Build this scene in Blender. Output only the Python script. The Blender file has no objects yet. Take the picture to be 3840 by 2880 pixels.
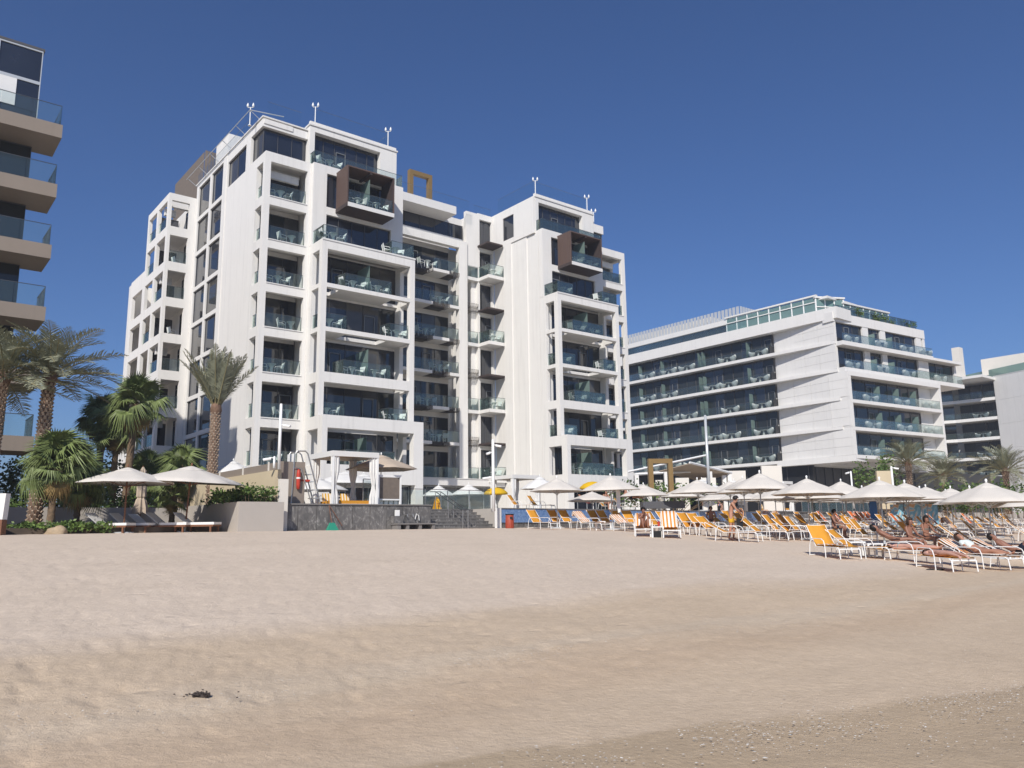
import bpy, bmesh, math, random
import numpy as np
from math import sin, cos, radians, pi, sqrt, atan2
from mathutils import Vector, Matrix, Euler
random.seed(7); np.random.seed(7)
sc = bpy.context.scene
COL = sc.collection
# ------------------------------------------------------------------ camera
EYE = 1.7
cam = bpy.data.cameras.new('camera'); cam_o = bpy.data.objects.new('camera', cam); COL.objects.link(cam_o)
cam.sensor_fit = 'HORIZONTAL'; cam.sensor_width = 36.0; cam.lens = 28.125
cam.clip_start = 0.1; cam.clip_end = 6000
PITCH, ROLL = 0.1779, -0.0137
_f = Vector((0, cos(PITCH), sin(PITCH))); _u0 = Vector((0, -sin(PITCH), cos(PITCH))); _r0 = Vector((1, 0, 0))
_r = _r0*cos(ROLL) + _u0*sin(ROLL); _u = _u0*cos(ROLL) - _r0*sin(ROLL)
m = Matrix((_r, _u, -_f)).transposed().to_4x4(); m.translation = (0, 0, EYE)
cam_o.matrix_world = m
sc.camera = cam_o
# ------------------------------------------------------------------ light
HEAD = 0.8948                                    # heading of the hotel fronts
Ux, Uy = sin(HEAD), cos(HEAD)                    # along the fronts, to the right and away
Vx, Vy = -cos(HEAD), sin(HEAD)                   # inland
LU, LV, LW = 1.2, 1.0, -1.24                     # travel of the sunlight in that grid
Ld = Vector((LU*Ux+LV*Vx, LU*Uy+LV*Vy, LW)).normalized()
SUN_EL = math.asin(-Ld.z); SUN_AZ = atan2(-Ld.x, -Ld.y)
sun = bpy.data.lights.new('sun', 'SUN'); sun.energy = 4.3; sun.angle = radians(0.53); sun.color = (1.0, 0.945, 0.87)
sun_o = bpy.data.objects.new('sun', sun); COL.objects.link(sun_o)
sun_o.rotation_euler = Ld.to_track_quat('-Z', 'Y').to_euler(); sun_o.location = (-20, -40, 60)
world = bpy.data.worlds.new('World'); sc.world = world; world.use_nodes = True
nt = world.node_tree; bg = nt.nodes['Background']
sky = nt.nodes.new('ShaderNodeTexSky'); sky.sky_type = 'NISHITA'; sky.sun_disc = False
sky.sun_elevation = SUN_EL; sky.sun_rotation = SUN_AZ
sky.altitude = 0; sky.air_density = 1.0; sky.dust_density = .8; sky.ozone_density = 4.5
tint = nt.nodes.new('ShaderNodeMix'); tint.data_type = 'RGBA'; tint.blend_type = 'MULTIPLY'; tint.inputs[0].default_value = 1.0
tint.inputs[7].default_value = (.60, .77, 1.07, 1)         # white balance of the camera
nt.links.new(sky.outputs[0], tint.inputs[6]); nt.links.new(tint.outputs[2], bg.inputs[0]); bg.inputs[1].default_value = 0.081
vs = sc.view_settings; vs.view_transform = 'Standard'; vs.look = 'None'; vs.exposure = 0.13; vs.gamma = 1.0
vs.use_curve_mapping = False
sc.render.engine = 'CYCLES'
sc.cycles.max_bounces = 8; sc.cycles.transparent_max_bounces = 16

# ------------------------------------------------------------------ helpers
def g(u, v, w): return (u*Ux+v*Vx, u*Uy+v*Vy, w+EYE)
def uv_of(x, y): return (x*Ux+y*Uy, x*Vx+y*Vy)
FV = [-400, -60, -30, 0, 5, 10, 13.5, 18.7, 23, 28, 33, 36, 200]; FW = [-9, -3.2, -2.2, -1.7, -1.55, -1.3, -1.05, -.66, -.42, -.2, -.05, 0, 0]
def gz(x, y): return float(np.interp(x*Vx+y*Vy, FV, FW))+EYE
def at(px, Y): return (px-1927)/3048*Y, Y          # a column of the photograph at a distance
ORG = {}
def org(o):
    while o is not None and o.name not in ORG: o = o.parent
    return ORG[o.name] if o is not None else Vector((0, 0, 0))
def tag(o, label=None, cat=None, group=None, kind=None):
    if label: o['label'] = label
    if cat: o['category'] = cat
    if group: o['group'] = group
    if kind: o['kind'] = kind
    return o
def thing(name, label, cat, loc=(0, 0, 0), group=None):
    o = bpy.data.objects.new(name, None); COL.objects.link(o); o.location = loc
    o.empty_display_size = 0.3
    ORG[o.name] = Vector(loc)
    return tag(o, label, cat, group)
def ident(a, b, c): return (a, b, c)
class MB:
    def __init__(s, T=None): s.T = T or ident; s.v = []; s.f = []; s.mi = []; s.uv = None
    def add(s, vs, fs, mi=0):
        n = len(s.v); T = s.T
        s.v.extend(T(*p) for p in vs)
        s.f.extend(tuple(i+n for i in f) for f in fs); s.mi.extend([mi]*len(fs)); return s
    def box(s, a0, a1, b0, b1, c0, c1, mi=0):
        return s.add([(a0,b0,c0),(a1,b0,c0),(a1,b1,c0),(a0,b1,c0),(a0,b0,c1),(a1,b0,c1),(a1,b1,c1),(a0,b1,c1)],
              [(3,2,1,0),(4,5,6,7),(0,1,5,4),(1,2,6,5),(2,3,7,6),(3,0,4,7)], mi)
    def hexa(s, p, mi=0): return s.add(p, [(3,2,1,0),(4,5,6,7),(0,1,5,4),(1,2,6,5),(2,3,7,6),(3,0,4,7)], mi)
    def quad(s, a, b, c, d, mi=0): return s.add([a, b, c, d], [(0,1,2,3)], mi)
    def poly(s, pts, z0, z1, mi=0):
        n = len(pts)
        return s.add([(x,y,z0) for x,y in pts]+[(x,y,z1) for x,y in pts],
              [tuple(range(n))[::-1], tuple(range(n,2*n))]+[(i,(i+1)%n,n+(i+1)%n,n+i) for i in range(n)], mi)
    def tube(s, pts, r, n=6, mi=0, cap=True):
        P = [Vector(s.T(*p)) for p in pts]; R = r if isinstance(r, (list, tuple)) else [r]*len(P)
        k0 = len(s.v); up = None
        for i, p in enumerate(P):
            d = (P[min(i+1,len(P)-1)]-P[max(i-1,0)])
            d = d.normalized() if d.length > 1e-9 else Vector((0,0,1))
            if up is None: up = Vector((0,0,1)) if abs(d.z) < .9 else Vector((1,0,0))
            x = up.cross(d).normalized(); y = d.cross(x).normalized(); up = y
            for j in range(n):
                a = 2*pi*j/n; q = p+(x*cos(a)+y*sin(a))*R[i]; s.v.append((q.x,q.y,q.z))
        for i in range(len(P)-1):
            for j in range(n):
                s.f.append((k0+i*n+j, k0+i*n+(j+1)%n, k0+(i+1)*n+(j+1)%n, k0+(i+1)*n+j)); s.mi.append(mi)
        if cap:
            s.f.append(tuple(k0+j for j in range(n))[::-1]); s.mi.append(mi)
            e = k0+(len(P)-1)*n; s.f.append(tuple(e+j for j in range(n))); s.mi.append(mi)
        return s
    def lathe(s, prof, n=16, c=(0,0), mi=0):
        k = len(prof)
        return s.add([(c[0]+r*cos(2*pi*j/n), c[1]+r*sin(2*pi*j/n), z) for r, z in prof for j in range(n)],
              [(i*n+j, i*n+(j+1)%n, (i+1)*n+(j+1)%n, (i+1)*n+j) for i in range(k-1) for j in range(n)], mi)
    def ball(s, c, r, n=8, m=6, sq=(1,1,1), mi=0):
        vs = []; fs = []
        for i in range(m+1):
            t = pi*i/m
            for j in range(n):
                a = 2*pi*j/n; vs.append((c[0]+r*sq[0]*sin(t)*cos(a), c[1]+r*sq[1]*sin(t)*sin(a), c[2]+r*sq[2]*cos(t)))
        for i in range(m):
            for j in range(n): fs.append((i*n+j, (i+1)*n+j, (i+1)*n+(j+1)%n, i*n+(j+1)%n))
        return s.add(vs, fs, mi)
    def holed(s, P, a0, a1, b0, b1, holes, t, mi=0):
        """wall with openings; P maps (along, up, depth)"""
        A = sorted({a0, a1, *[min(max(x, a0), a1) for h in holes for x in h[:2]]})
        B = sorted({b0, b1, *[min(max(x, b0), b1) for h in holes for x in h[2:]]})
        na, nb = len(A)-1, len(B)-1
        sol = [[not any(h[0]-1e-6 <= (A[i]+A[i+1])/2 <= h[1]+1e-6 and h[2]-1e-6 <= (B[j]+B[j+1])/2 <= h[3]+1e-6 for h in holes) for j in range(nb)] for i in range(na)]
        S = lambda i, j: 0 <= i < na and 0 <= j < nb and sol[i][j]
        n0 = len(s.v)
        for d in (0, t):
            for i in range(na+1):
                for j in range(nb+1): s.v.append(s.T(*P(A[i], B[j], d)))
        N = (na+1)*(nb+1); ix = lambda i, j, k=0: n0+k*N+i*(nb+1)+j
        F = []
        for i in range(na):
            for j in range(nb):
                if not sol[i][j]: continue
                F.append((ix(i,j),ix(i+1,j),ix(i+1,j+1),ix(i,j+1))); F.append((ix(i,j+1,1),ix(i+1,j+1,1),ix(i+1,j,1),ix(i,j,1)))
                if not S(i-1,j): F.append((ix(i,j),ix(i,j+1),ix(i,j+1,1),ix(i,j,1)))
                if not S(i+1,j): F.append((ix(i+1,j,1),ix(i+1,j+1,1),ix(i+1,j+1),ix(i+1,j)))
                if not S(i,j-1): F.append((ix(i,j,1),ix(i+1,j,1),ix(i+1,j),ix(i,j)))
                if not S(i,j+1): F.append((ix(i,j+1),ix(i+1,j+1),ix(i+1,j+1,1),ix(i,j+1,1)))
        s.f.extend(F); s.mi.extend([mi]*len(F)); return s
    def build(s, name, mats, parent=None, smooth=False, loc=None, kind=None, label=None):
        me = bpy.data.meshes.new(name)
        O = Vector(loc) if loc is not None else (org(parent) if parent is not None else Vector((0,0,0)))
        if parent is not None and loc is None: pass
        vs = [(x-O.x, y-O.y, z-O.z) for x, y, z in s.v]
        me.from_pydata(vs, [], s.f)
        for mt in (mats if isinstance(mats, (list, tuple)) else [mats]): me.materials.append(mt)
        if any(s.mi): me.polygons.foreach_set('material_index', s.mi)
        if smooth: me.polygons.foreach_set('use_smooth', [True]*len(me.polygons))
        me.update()
        o = bpy.data.objects.new(name, me); COL.objects.link(o)
        if parent is not None: o.parent = parent
        elif loc is not None: o.location = loc; ORG[o.name] = O
        else: ORG[o.name] = O
        if kind: o['kind'] = kind
        if label: o['label'] = label
        return o
def dup(root, loc, rz=0.0, label=None, group=None, scale=None):
    r = root.copy(); COL.objects.link(r); r.location = loc; r.rotation_euler = (0, 0, rz)
    if scale: r.scale = (scale,)*3 if not isinstance(scale, tuple) else scale
    if label: r['label'] = label
    if group: r['group'] = group
    for ch in KIDS(root):
        c = ch.copy(); COL.objects.link(c); c.parent = r
        for gc in KIDS(ch):
            d = gc.copy(); COL.objects.link(d); d.parent = c
    return r
_kids = {}
def KIDS(o):
    if o.name not in _kids or True:
        return [c for c in o.children]
ORD = ['first','second','third','fourth','fifth','sixth','seventh','eighth','ninth','tenth','eleventh','twelfth','thirteenth','fourteenth','fifteenth','sixteenth']
ORD += ['seventeenth','eighteenth','nineteenth','twentieth','twenty-first','twenty-second','twenty-third','twenty-fourth','twenty-fifth','twenty-sixth','twenty-seventh','twenty-eighth','twenty-ninth','thirtieth']

# ------------------------------------------------------------------ materials
def mat(name, col, rough=.6, var=0.0, vs=3.0, bump=0.0, bs=20.0, metal=0.0, spec=.3, var2=None, streak=0.0, sheen=0):
    mt = bpy.data.materials.new(name); mt.use_nodes = True; n = mt.node_tree.nodes; l = mt.node_tree.links
    b = n['Principled BSDF']; b.inputs['Roughness'].default_value = rough; b.inputs['Metallic'].default_value = metal
    b.inputs['Specular IOR Level'].default_value = spec
    b.inputs['Base Color'].default_value = (*col, 1)
    if var or streak or bump:
        tc = n.new('ShaderNodeTexCoord'); geo = n.new('ShaderNodeNewGeometry')
    if var or streak:
        nz = n.new('ShaderNodeTexNoise'); nz.inputs['Scale'].default_value = vs; nz.inputs['Detail'].default_value = 5; nz.inputs['Roughness'].default_value = .6
        l.new(geo.outputs['Position'], nz.inputs['Vector'])
        mr = n.new('ShaderNodeMapRange'); mr.inputs[1].default_value = .3; mr.inputs[2].default_value = .7; l.new(nz.outputs['Fac'], mr.inputs[0])
        mx = n.new('ShaderNodeMix'); mx.data_type = 'RGBA'; l.new(mr.outputs[0], mx.inputs[0])
        c2 = var2 or tuple(max(0, c*(1-var)) for c in col)
        mx.inputs[6].default_value = (*c2, 1); mx.inputs[7].default_value = (*col, 1)
        out = mx.outputs[2]
        if streak:
            mp = n.new('ShaderNodeMapping'); mp.inputs['Scale'].default_value = (2.2, 2.2, .09); l.new(geo.outputs['Position'], mp.inputs[0])
            n2 = n.new('ShaderNodeTexNoise'); n2.inputs['Scale'].default_value = 1.6; n2.inputs['Detail'].default_value = 6; l.new(mp.outputs[0], n2.inputs['Vector'])
            m2 = n.new('ShaderNodeMapRange'); m2.inputs[1].default_value = .52; m2.inputs[2].default_value = .78; m2.inputs[3].default_value = 1; m2.inputs[4].default_value = 1-streak; l.new(n2.outputs['Fac'], m2.inputs[0])
            mm = n.new('ShaderNodeMix'); mm.data_type = 'RGBA'; mm.blend_type = 'MULTIPLY'; mm.inputs[0].default_value = 1
            l.new(out, mm.inputs[6]); l.new(m2.outputs[0], mm.inputs[7]); out = mm.outputs[2]
        l.new(out, b.inputs['Base Color'])
    if bump:
        nb = n.new('ShaderNodeTexNoise'); nb.inputs['Scale'].default_value = bs; nb.inputs['Detail'].default_value = 6; l.new(geo.outputs['Position'], nb.inputs['Vector'])
        bp = n.new('ShaderNodeBump'); bp.inputs['Strength'].default_value = bump; bp.inputs['Distance'].default_value = .02; l.new(nb.outputs['Fac'], bp.inputs['Height']); l.new(bp.outputs[0], b.inputs['Normal'])
    return mt
def glassmat(name, tint, refl=1.0, body=None, bodyf=0.0):
    mt = bpy.data.materials.new(name); mt.use_nodes = True; n = mt.node_tree.nodes; l = mt.node_tree.links
    n.remove(n['Principled BSDF']); o = n['Material Output']
    t = n.new('ShaderNodeBsdfTransparent'); t.inputs[0].default_value = (*tint, 1)
    gl = n.new('ShaderNodeBsdfGlossy'); gl.inputs['Roughness'].default_value = .03; gl.inputs[0].default_value = (.9, .97, .95, 1)
    fr = n.new('ShaderNodeFresnel'); fr.inputs[0].default_value = 1.45
    sh = t.outputs[0]
    if body:
        df = n.new('ShaderNodeBsdfDiffuse'); df.inputs[0].default_value = (*body, 1); m0 = n.new('ShaderNodeMixShader'); m0.inputs[0].default_value = bodyf
        l.new(sh, m0.inputs[1]); l.new(df.outputs[0], m0.inputs[2]); sh = m0.outputs[0]
    mx = n.new('ShaderNodeMixShader'); mu = n.new('ShaderNodeMath'); mu.operation = 'MULTIPLY'; mu.inputs[1].default_value = refl
    l.new(fr.outputs[0], mu.inputs[0]); l.new(mu.outputs[0], mx.inputs[0])
    l.new(sh, mx.inputs[1]); l.new(gl.outputs[0], mx.inputs[2]); l.new(mx.outputs[0], o.inputs[0]); return mt
def windowmat(name, col, rough=.04, var=.5, spec=.5):
    mt = mat(name, col, rough, var=var, vs=.35, spec=spec); return mt
M = {}
M['white'] = mat('white_render', (.775, .755, .715), .75, var=.03, vs=.8, bump=.08, bs=60, streak=.11)
M['white2'] = mat('white_render_b', (.735, .72, .69), .7, var=.04, vs=.8, streak=.07)
M['cream'] = mat('cream_render', (.72, .68, .61), .8, var=.05, vs=.6, bump=.1, bs=50)
M['beige'] = mat('beige_render', (.60, .50, .34), .8, var=.06, vs=.9, bump=.1, bs=40)
M['planter'] = mat('planter_render', (.46, .42, .375), .85, var=.07, vs=1.2, bump=.15, bs=40)
M['tan'] = mat('tan_concrete', (.27, .225, .185), .8, var=.06, vs=.7, streak=.06)
M['pane'] = windowmat('dark_pane', (.026, .031, .044), spec=1.0)
M['paneb'] = windowmat('dark_pane_b', (.030, .035, .037), spec=.55)
M['panec'] = windowmat('curtain_pane', (.095, .092, .086), spec=.7)
M['frame'] = mat('grey_frame', (.09, .09, .095), .5)
M['alu'] = mat('pale_aluminium', (.55, .57, .58), .4, metal=.3)
M['rail'] = glassmat('green_glass', (.925, .965, .955), .9, (.36, .47, .45), .05)
M['rail2'] = glassmat('faint_glass', (.90, .93, .925), .5, (.36, .42, .41), .03)
M['clear'] = glassmat('clear_glass', (.98, .99, .985), .2)
M['frost'] = glassmat('frosted_glass', (.50, .62, .58), .8, (.40, .55, .50), .35)
M['gpav'] = glassmat('pavilion_glass', (.50, .68, .65), .8, (.30, .46, .44), .45)
M['floor'] = mat('balcony_tile', (.30, .265, .225), .7, var=.1, vs=2)
M['doorf'] = mat('door_frame_grey', (.17, .18, .19), .45)
M['hand'] = mat('handrail_steel', (.12, .125, .13), .45, metal=.6)
M['steel'] = mat('brushed_steel', (.50, .50, .49), .35, metal=.8)
M['brown'] = mat('brown_slat', (.125, .083, .068), .6, var=.15, vs=6)
M['dbrown'] = mat('dark_brown_panel', (.060, .045, .042), .6)
M['grille'] = mat('bronze_grille', (.10, .085, .075), .5)
M['screen'] = mat('weathered_timber', (.20, .165, .135), .8, var=.25, vs=4)
M['gold'] = mat('bronze_gold', (.27, .175, .07), .5, var=.12, vs=5, metal=.2)
M['char'] = mat('charcoal_panel', (.022, .023, .026), .35, var=.2, vs=1)
M['stone'] = mat('dark_stone', (.2, .19, .18), .7)
M['cpale'] = mat('pale_resin', (.66, .72, .69), .5)
M['pod'] = mat('white_wicker', (.74, .74, .71), .6, bump=.2, bs=120)
M['yellow'] = mat('yellow_sling', (.66, .30, .032), .75, var=.08, vs=8, bump=.1, bs=300)
M['orange'] = mat('orange_sling', (.72, .17, .03), .75, var=.08, vs=8)
M['wmetal'] = mat('white_metal', (.82, .82, .80), .35)
M['canvas'] = mat('ivory_canvas', (.66, .615, .545), .85, var=.05, vs=2.5, bump=.08, bs=90)
M['canvast'] = mat('beige_canvas', (.56, .49, .41), .85, var=.05, vs=2.5)
M['canvasw'] = mat('white_canvas', (.78, .77, .74), .85, var=.04, vs=2.5)
M['ycanvas'] = mat('yellow_canvas', (.80, .53, .03), .75)
M['teak'] = mat('teak_wood', (.22, .10, .055), .6, var=.25, vs=9)
M['cush'] = mat('grey_cushion', (.58, .57, .55), .9, var=.06, vs=6)
M['wcush'] = mat('white_cushion', (.80, .79, .77), .9, var=.04, vs=6)
M['red'] = mat('red_plastic', (.48, .05, .03), .45)
M['redbin'] = mat('red_bin_paint', (.36, .065, .035), .5, var=.1, vs=5)
M['black'] = mat('black_plastic', (.015, .015, .016), .5)
M['ysign'] = mat('yellow_plastic', (.74, .40, .03), .45)
M['green'] = mat('green_plastic', (.03, .26, .17), .5)
M['palmleaf'] = mat('date_palm_leaf', (.35, .36, .245), .55, var=.45, vs=2.2, spec=.3)
M['palmstem'] = mat('palm_rachis', (.23, .20, .10), .7)
M['fanleaf'] = mat('fan_palm_leaf', (.20, .255, .085), .5, var=.45, vs=2.0, spec=.35)
M['fandry'] = mat('fan_palm_dry_leaf', (.36, .25, .10), .8, var=.3, vs=3)
M['bark'] = mat('palm_bark', (.22, .135, .09), .9, var=.45, vs=7, bump=.6, bs=30)
M['bark2'] = mat('palm_bark_scale', (.46, .35, .26), .9, var=.35, vs=9)
M['barkd'] = mat('fan_palm_bark', (.23, .16, .10), .95, var=.5, vs=8, bump=.8, bs=25)
M['leaf'] = mat('shrub_leaf', (.10, .165, .04), .5, var=.5, vs=3, spec=.35)
M['leafl'] = mat('shrub_leaf_light', (.17, .25, .06), .5, var=.4, vs=3, spec=.35)
M['soil'] = mat('planting_soil', (.13, .10, .075), .95, var=.4, vs=2)
M['rock'] = mat('sandstone_boulder', (.46, .35, .23), .9, var=.35, vs=3, bump=.6, bs=8)
M['skin'] = mat('skin_tan', (.42, .215, .14), .5, var=.08, vs=10, spec=.35)
M['skind'] = mat('skin_dark', (.28, .135, .09), .5, var=.08, vs=10, spec=.35)
M['skinl'] = mat('skin_light', (.56, .32, .24), .5, var=.08, vs=10, spec=.35)
M['hair'] = mat('dark_hair', (.012, .009, .008), .55)
M['hairb'] = mat('brown_hair', (.05, .028, .018), .55)
M['yshort'] = mat('yellow_shorts', (.62, .36, .02), .8, var=.1, vs=9)
M['bikini'] = mat('pale_bikini', (.52, .46, .36), .8)
M['teal'] = mat('teal_cloth', (.0, .30, .32), .8)
M['navy'] = mat('navy_cloth', (.012, .016, .03), .85)
M['blue'] = mat('blue_cloth', (.06, .15, .36), .8)
M['terr'] = mat('terrace_paving', (.46, .42, .37), .8, var=.12, vs=1.5)
# ------------------------------------------------------------------ special materials
def nodes_of(name, rough=.6, spec=.3):
    mt = bpy.data.materials.new(name); mt.use_nodes = True
    n = mt.node_tree.nodes; l = mt.node_tree.links; b = n['Principled BSDF']
    b.inputs['Roughness'].default_value = rough; b.inputs['Specular IOR Level'].default_value = spec
    return mt, n, l, b
def mixc(n, l, fac, a, b, mode='MIX'):
    x = n.new('ShaderNodeMix'); x.data_type = 'RGBA'; x.blend_type = mode
    for i, q in ((0, fac), (6, a), (7, b)):
        if hasattr(q, 'links'): l.new(q, x.inputs[i])
        elif i == 0: x.inputs[0].default_value = q
        else: x.inputs[i].default_value = (*q, 1)
    return x.outputs[2]
def noise(n, l, vec, scale, det=5, rough=.6, dist=0.0):
    z = n.new('ShaderNodeTexNoise'); z.inputs['Scale'].default_value = scale; z.inputs['Detail'].default_value = det
    z.inputs['Roughness'].default_value = rough; z.inputs['Distortion'].default_value = dist; l.new(vec, z.inputs['Vector']); return z.outputs['Fac']
def rng(n, l, v, a, b, c=0.0, d=1.0, smooth=False):
    r = n.new('ShaderNodeMapRange'); r.interpolation_type = 'SMOOTHSTEP' if smooth else 'LINEAR'
    for i, q in enumerate((a, b, c, d)): r.inputs[i+1].default_value = q
    l.new(v, r.inputs[0]); return r.outputs[0]
def math_(n, l, op, a, b=None):
    x = n.new('ShaderNodeMath'); x.operation = op
    for i, q in enumerate((a, b)):
        if q is None: continue
        if hasattr(q, 'links'): l.new(q, x.inputs[i])
        else: x.inputs[i].default_value = q
    return x.outputs[0]
def sandmat():
    mt, n, l, b = nodes_of('beach_sand', .9, .12)
    geo = n.new('ShaderNodeNewGeometry'); pos = geo.outputs['Position']
    def dot(vec):
        d = n.new('ShaderNodeVectorMath'); d.operation = 'DOT_PRODUCT'; l.new(pos, d.inputs[0]); d.inputs[1].default_value = vec; return d.outputs['Value']
    v = dot((Vx, Vy, 0)); u = dot((Ux, Uy, 0))
    mp = n.new('ShaderNodeMapping'); mp.inputs['Rotation'].default_value = (0, 0, -(pi/2-HEAD)); l.new(pos, mp.inputs[0])
    st = n.new('ShaderNodeMapping'); st.inputs['Scale'].default_value = (.25, 1.0, 1); l.new(mp.outputs[0], st.inputs[0])
    w1 = noise(n, l, st.outputs[0], 1.1, 6, .62); w2 = noise(n, l, st.outputs[0], .25, 3, .5)
    wob = math_(n, l, 'ADD', math_(n, l, 'MULTIPLY', math_(n, l, 'SUBTRACT', w1, .5), 1.6), math_(n, l, 'MULTIPLY', math_(n, l, 'SUBTRACT', w2, .5), 3.0))
    vv = math_(n, l, 'ADD', v, wob)
    vw = math_(n, l, 'ADD', math_(n, l, 'ADD', v, math_(n, l, 'MULTIPLY', math_(n, l, 'SUBTRACT', w1, .5), 1.5)), math_(n, l, 'MULTIPLY', math_(n, l, 'SUBTRACT', u, 4.0), .30))
    dry = (.67, .562, .453); mid = (.60, .48, .352); wet = (.49, .382, .262)
    c = mixc(n, l, rng(n, l, vv, 9.4, 11.6, smooth=True), mid, dry)
    # warm band and pale shell streak along the old tide lines
    band = math_(n, l, 'MULTIPLY', rng(n, l, vv, 5.2, 6.4, smooth=True), rng(n, l, vv, 7.4, 6.3, smooth=True))
    c = mixc(n, l, math_(n, l, 'MULTIPLY', band, .35), c, (.51, .37, .25))
    band2 = math_(n, l, 'MULTIPLY', rng(n, l, vv, 7.0, 7.4, smooth=True), rng(n, l, vv, 8.0, 7.5, smooth=True))
    c = mixc(n, l, math_(n, l, 'MULTIPLY', band2, .35), c, (.60, .51, .40))
    c = mixc(n, l, rng(n, l, vw, 4.98, 4.62, smooth=True), c, wet)
    # patches and grain
    f1 = noise(n, l, pos, .55, 6, .65); f2 = noise(n, l, pos, 7.0, 6, .7); f3 = noise(n, l, pos, 150, 3, .7)
    c = mixc(n, l, 1.0, c, mixc(n, l, rng(n, l, f1, .3, .7), (.945, .94, .93), (1.03, 1.03, 1.03)), 'MULTIPLY')
    c = mixc(n, l, 1.0, c, mixc(n, l, rng(n, l, f2, .32, .68), (.90, .895, .885), (1.05, 1.05, 1.05)), 'MULTIPLY')
    c = mixc(n, l, 1.0, c, mixc(n, l, rng(n, l, f3, .25, .75), (.84, .83, .81), (1.12, 1.12, 1.12)), 'MULTIPLY')
    # specks of broken shell
    vo = n.new('ShaderNodeTexVoronoi'); vo.inputs['Scale'].default_value = 34; l.new(pos, vo.inputs['Vector'])
    dens = noise(n, l, st.outputs[0], 1.4, 4, .6)
    spk = math_(n, l, 'MULTIPLY', rng(n, l, vo.outputs['Distance'], .16, .10), rng(n, l, dens, .47, .62))
    c = mixc(n, l, math_(n, l, 'MULTIPLY', spk, .55), c, (.66, .62, .56))
    l.new(c, b.inputs['Base Color'])
    l.new(rng(n, l, vw, 4.98, 4.6, .92, .62), b.inputs['Roughness'])
    h1 = noise(n, l, pos, 3.2, 5, .6); h2 = noise(n, l, pos, 16, 5, .65); h3 = noise(n, l, pos, 90, 3, .6)
    # shallow old footprints in the dry sand
    fp = n.new('ShaderNodeTexVoronoi'); fp.inputs['Scale'].default_value = 2.3
    s2 = n.new('ShaderNodeMapping'); s2.inputs['Scale'].default_value = (.6, 1.0, 1); l.new(mp.outputs[0], s2.inputs[0]); l.new(s2.outputs[0], fp.inputs['Vector'])
    fpm = math_(n, l, 'MULTIPLY', rng(n, l, fp.outputs['Distance'], .24, .06, smooth=True), math_(n, l, 'MULTIPLY', rng(n, l, f1, .44, .58), rng(n, l, vv, 5.6, 7.0)))
    h = math_(n, l, 'ADD', math_(n, l, 'MULTIPLY', fpm, -.55), math_(n, l, 'ADD', math_(n, l, 'ADD', math_(n, l, 'MULTIPLY', h1, .32), math_(n, l, 'MULTIPLY', h2, .5)), math_(n, l, 'MULTIPLY', h3, .22)))
    bp = n.new('ShaderNodeBump'); bp.inputs['Strength'].default_value = .68; bp.inputs['Distance'].default_value = .055
    l.new(h, bp.inputs['Height']); l.new(bp.outputs[0], b.inputs['Normal'])
    return mt
M['sand'] = sandmat()
def veined():
    mt, n, l, b = nodes_of('veined_dark_stone', .55, .35)
    geo = n.new('ShaderNodeNewGeometry'); pos = geo.outputs['Position']
    mp = n.new('ShaderNodeMapping'); mp.inputs['Scale'].default_value = (1, 1, .55); l.new(pos, mp.inputs[0])
    a = noise(n, l, mp.outputs[0], 1.7, 8, .62, 2.2); d = noise(n, l, mp.outputs[0], 3.6, 7, .6, 1.2); e = noise(n, l, pos, .8, 4, .5)
    ve = rng(n, l, math_(n, l, 'ABSOLUTE', math_(n, l, 'SUBTRACT', a, .5)), .035, .0, 0, 1, True)
    ve = math_(n, l, 'MULTIPLY', ve, rng(n, l, d, .42, .62))
    c = mixc(n, l, rng(n, l, d, .3, .7), (.075, .073, .072), (.175, .168, .16))
    c = mixc(n, l, math_(n, l, 'MULTIPLY', rng(n, l, e, .4, .7), .5), c, (.20, .19, .18))
    c = mixc(n, l, math_(n, l, 'MULTIPLY', ve, .75), c, (.40, .385, .365))
    l.new(c, b.inputs['Base Color']); return mt
M['vein'] = veined()
def mosaic():
    mt, n, l, b = nodes_of('blue_mosaic', .35, .5)
    geo = n.new('ShaderNodeNewGeometry'); pos = geo.outputs['Position']
    mp = n.new('ShaderNodeMapping'); mp.inputs['Rotation'].default_value = (0, 0, -(pi/2-HEAD)); l.new(pos, mp.inputs[0])
    vo = n.new('ShaderNodeTexVoronoi'); vo.inputs['Scale'].default_value = 13; vo.inputs['Randomness'].default_value = .25; l.new(mp.outputs[0], vo.inputs['Vector'])
    s = n.new('ShaderNodeSeparateColor'); l.new(vo.outputs['Color'], s.inputs[0])
    c = mixc(n, l, s.outputs[0], (.10, .20, .42), (.19, .31, .54))
    c = mixc(n, l, rng(n, l, s.outputs[1], .78, .95), c, (.24, .36, .56))
    l.new(c, b.inputs['Base Color']); return mt
M['mosaic'] = mosaic()
def striped(name, ca, cb, per, axis=1):
    mt, n, l, b = nodes_of(name, .9, .1)
    tc = n.new('ShaderNodeTexCoord'); sp = n.new('ShaderNodeSeparateXYZ'); l.new(tc.outputs['Object'], sp.inputs[0])
    fr = math_(n, l, 'FRACT', math_(n, l, 'ADD', math_(n, l, 'MULTIPLY', sp.outputs[axis], 1/per), 50.25))
    nz = noise(n, l, tc.outputs['Object'], 25, 3)
    c = mixc(n, l, rng(n, l, fr, .47, .53), ca, cb)
    c = mixc(n, l, 1.0, c, mixc(n, l, nz, (.86, .86, .86), (1.08, 1.08, 1.08)), 'MULTIPLY')
    l.new(c, b.inputs['Base Color']); return mt
M['towel'] = striped('orange_white_towel', (.80, .76, .70), (.66, .26, .055), .15)
M['wtowel'] = mat('white_towel', (.80, .79, .77), .95, var=.06, vs=12)
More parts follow.
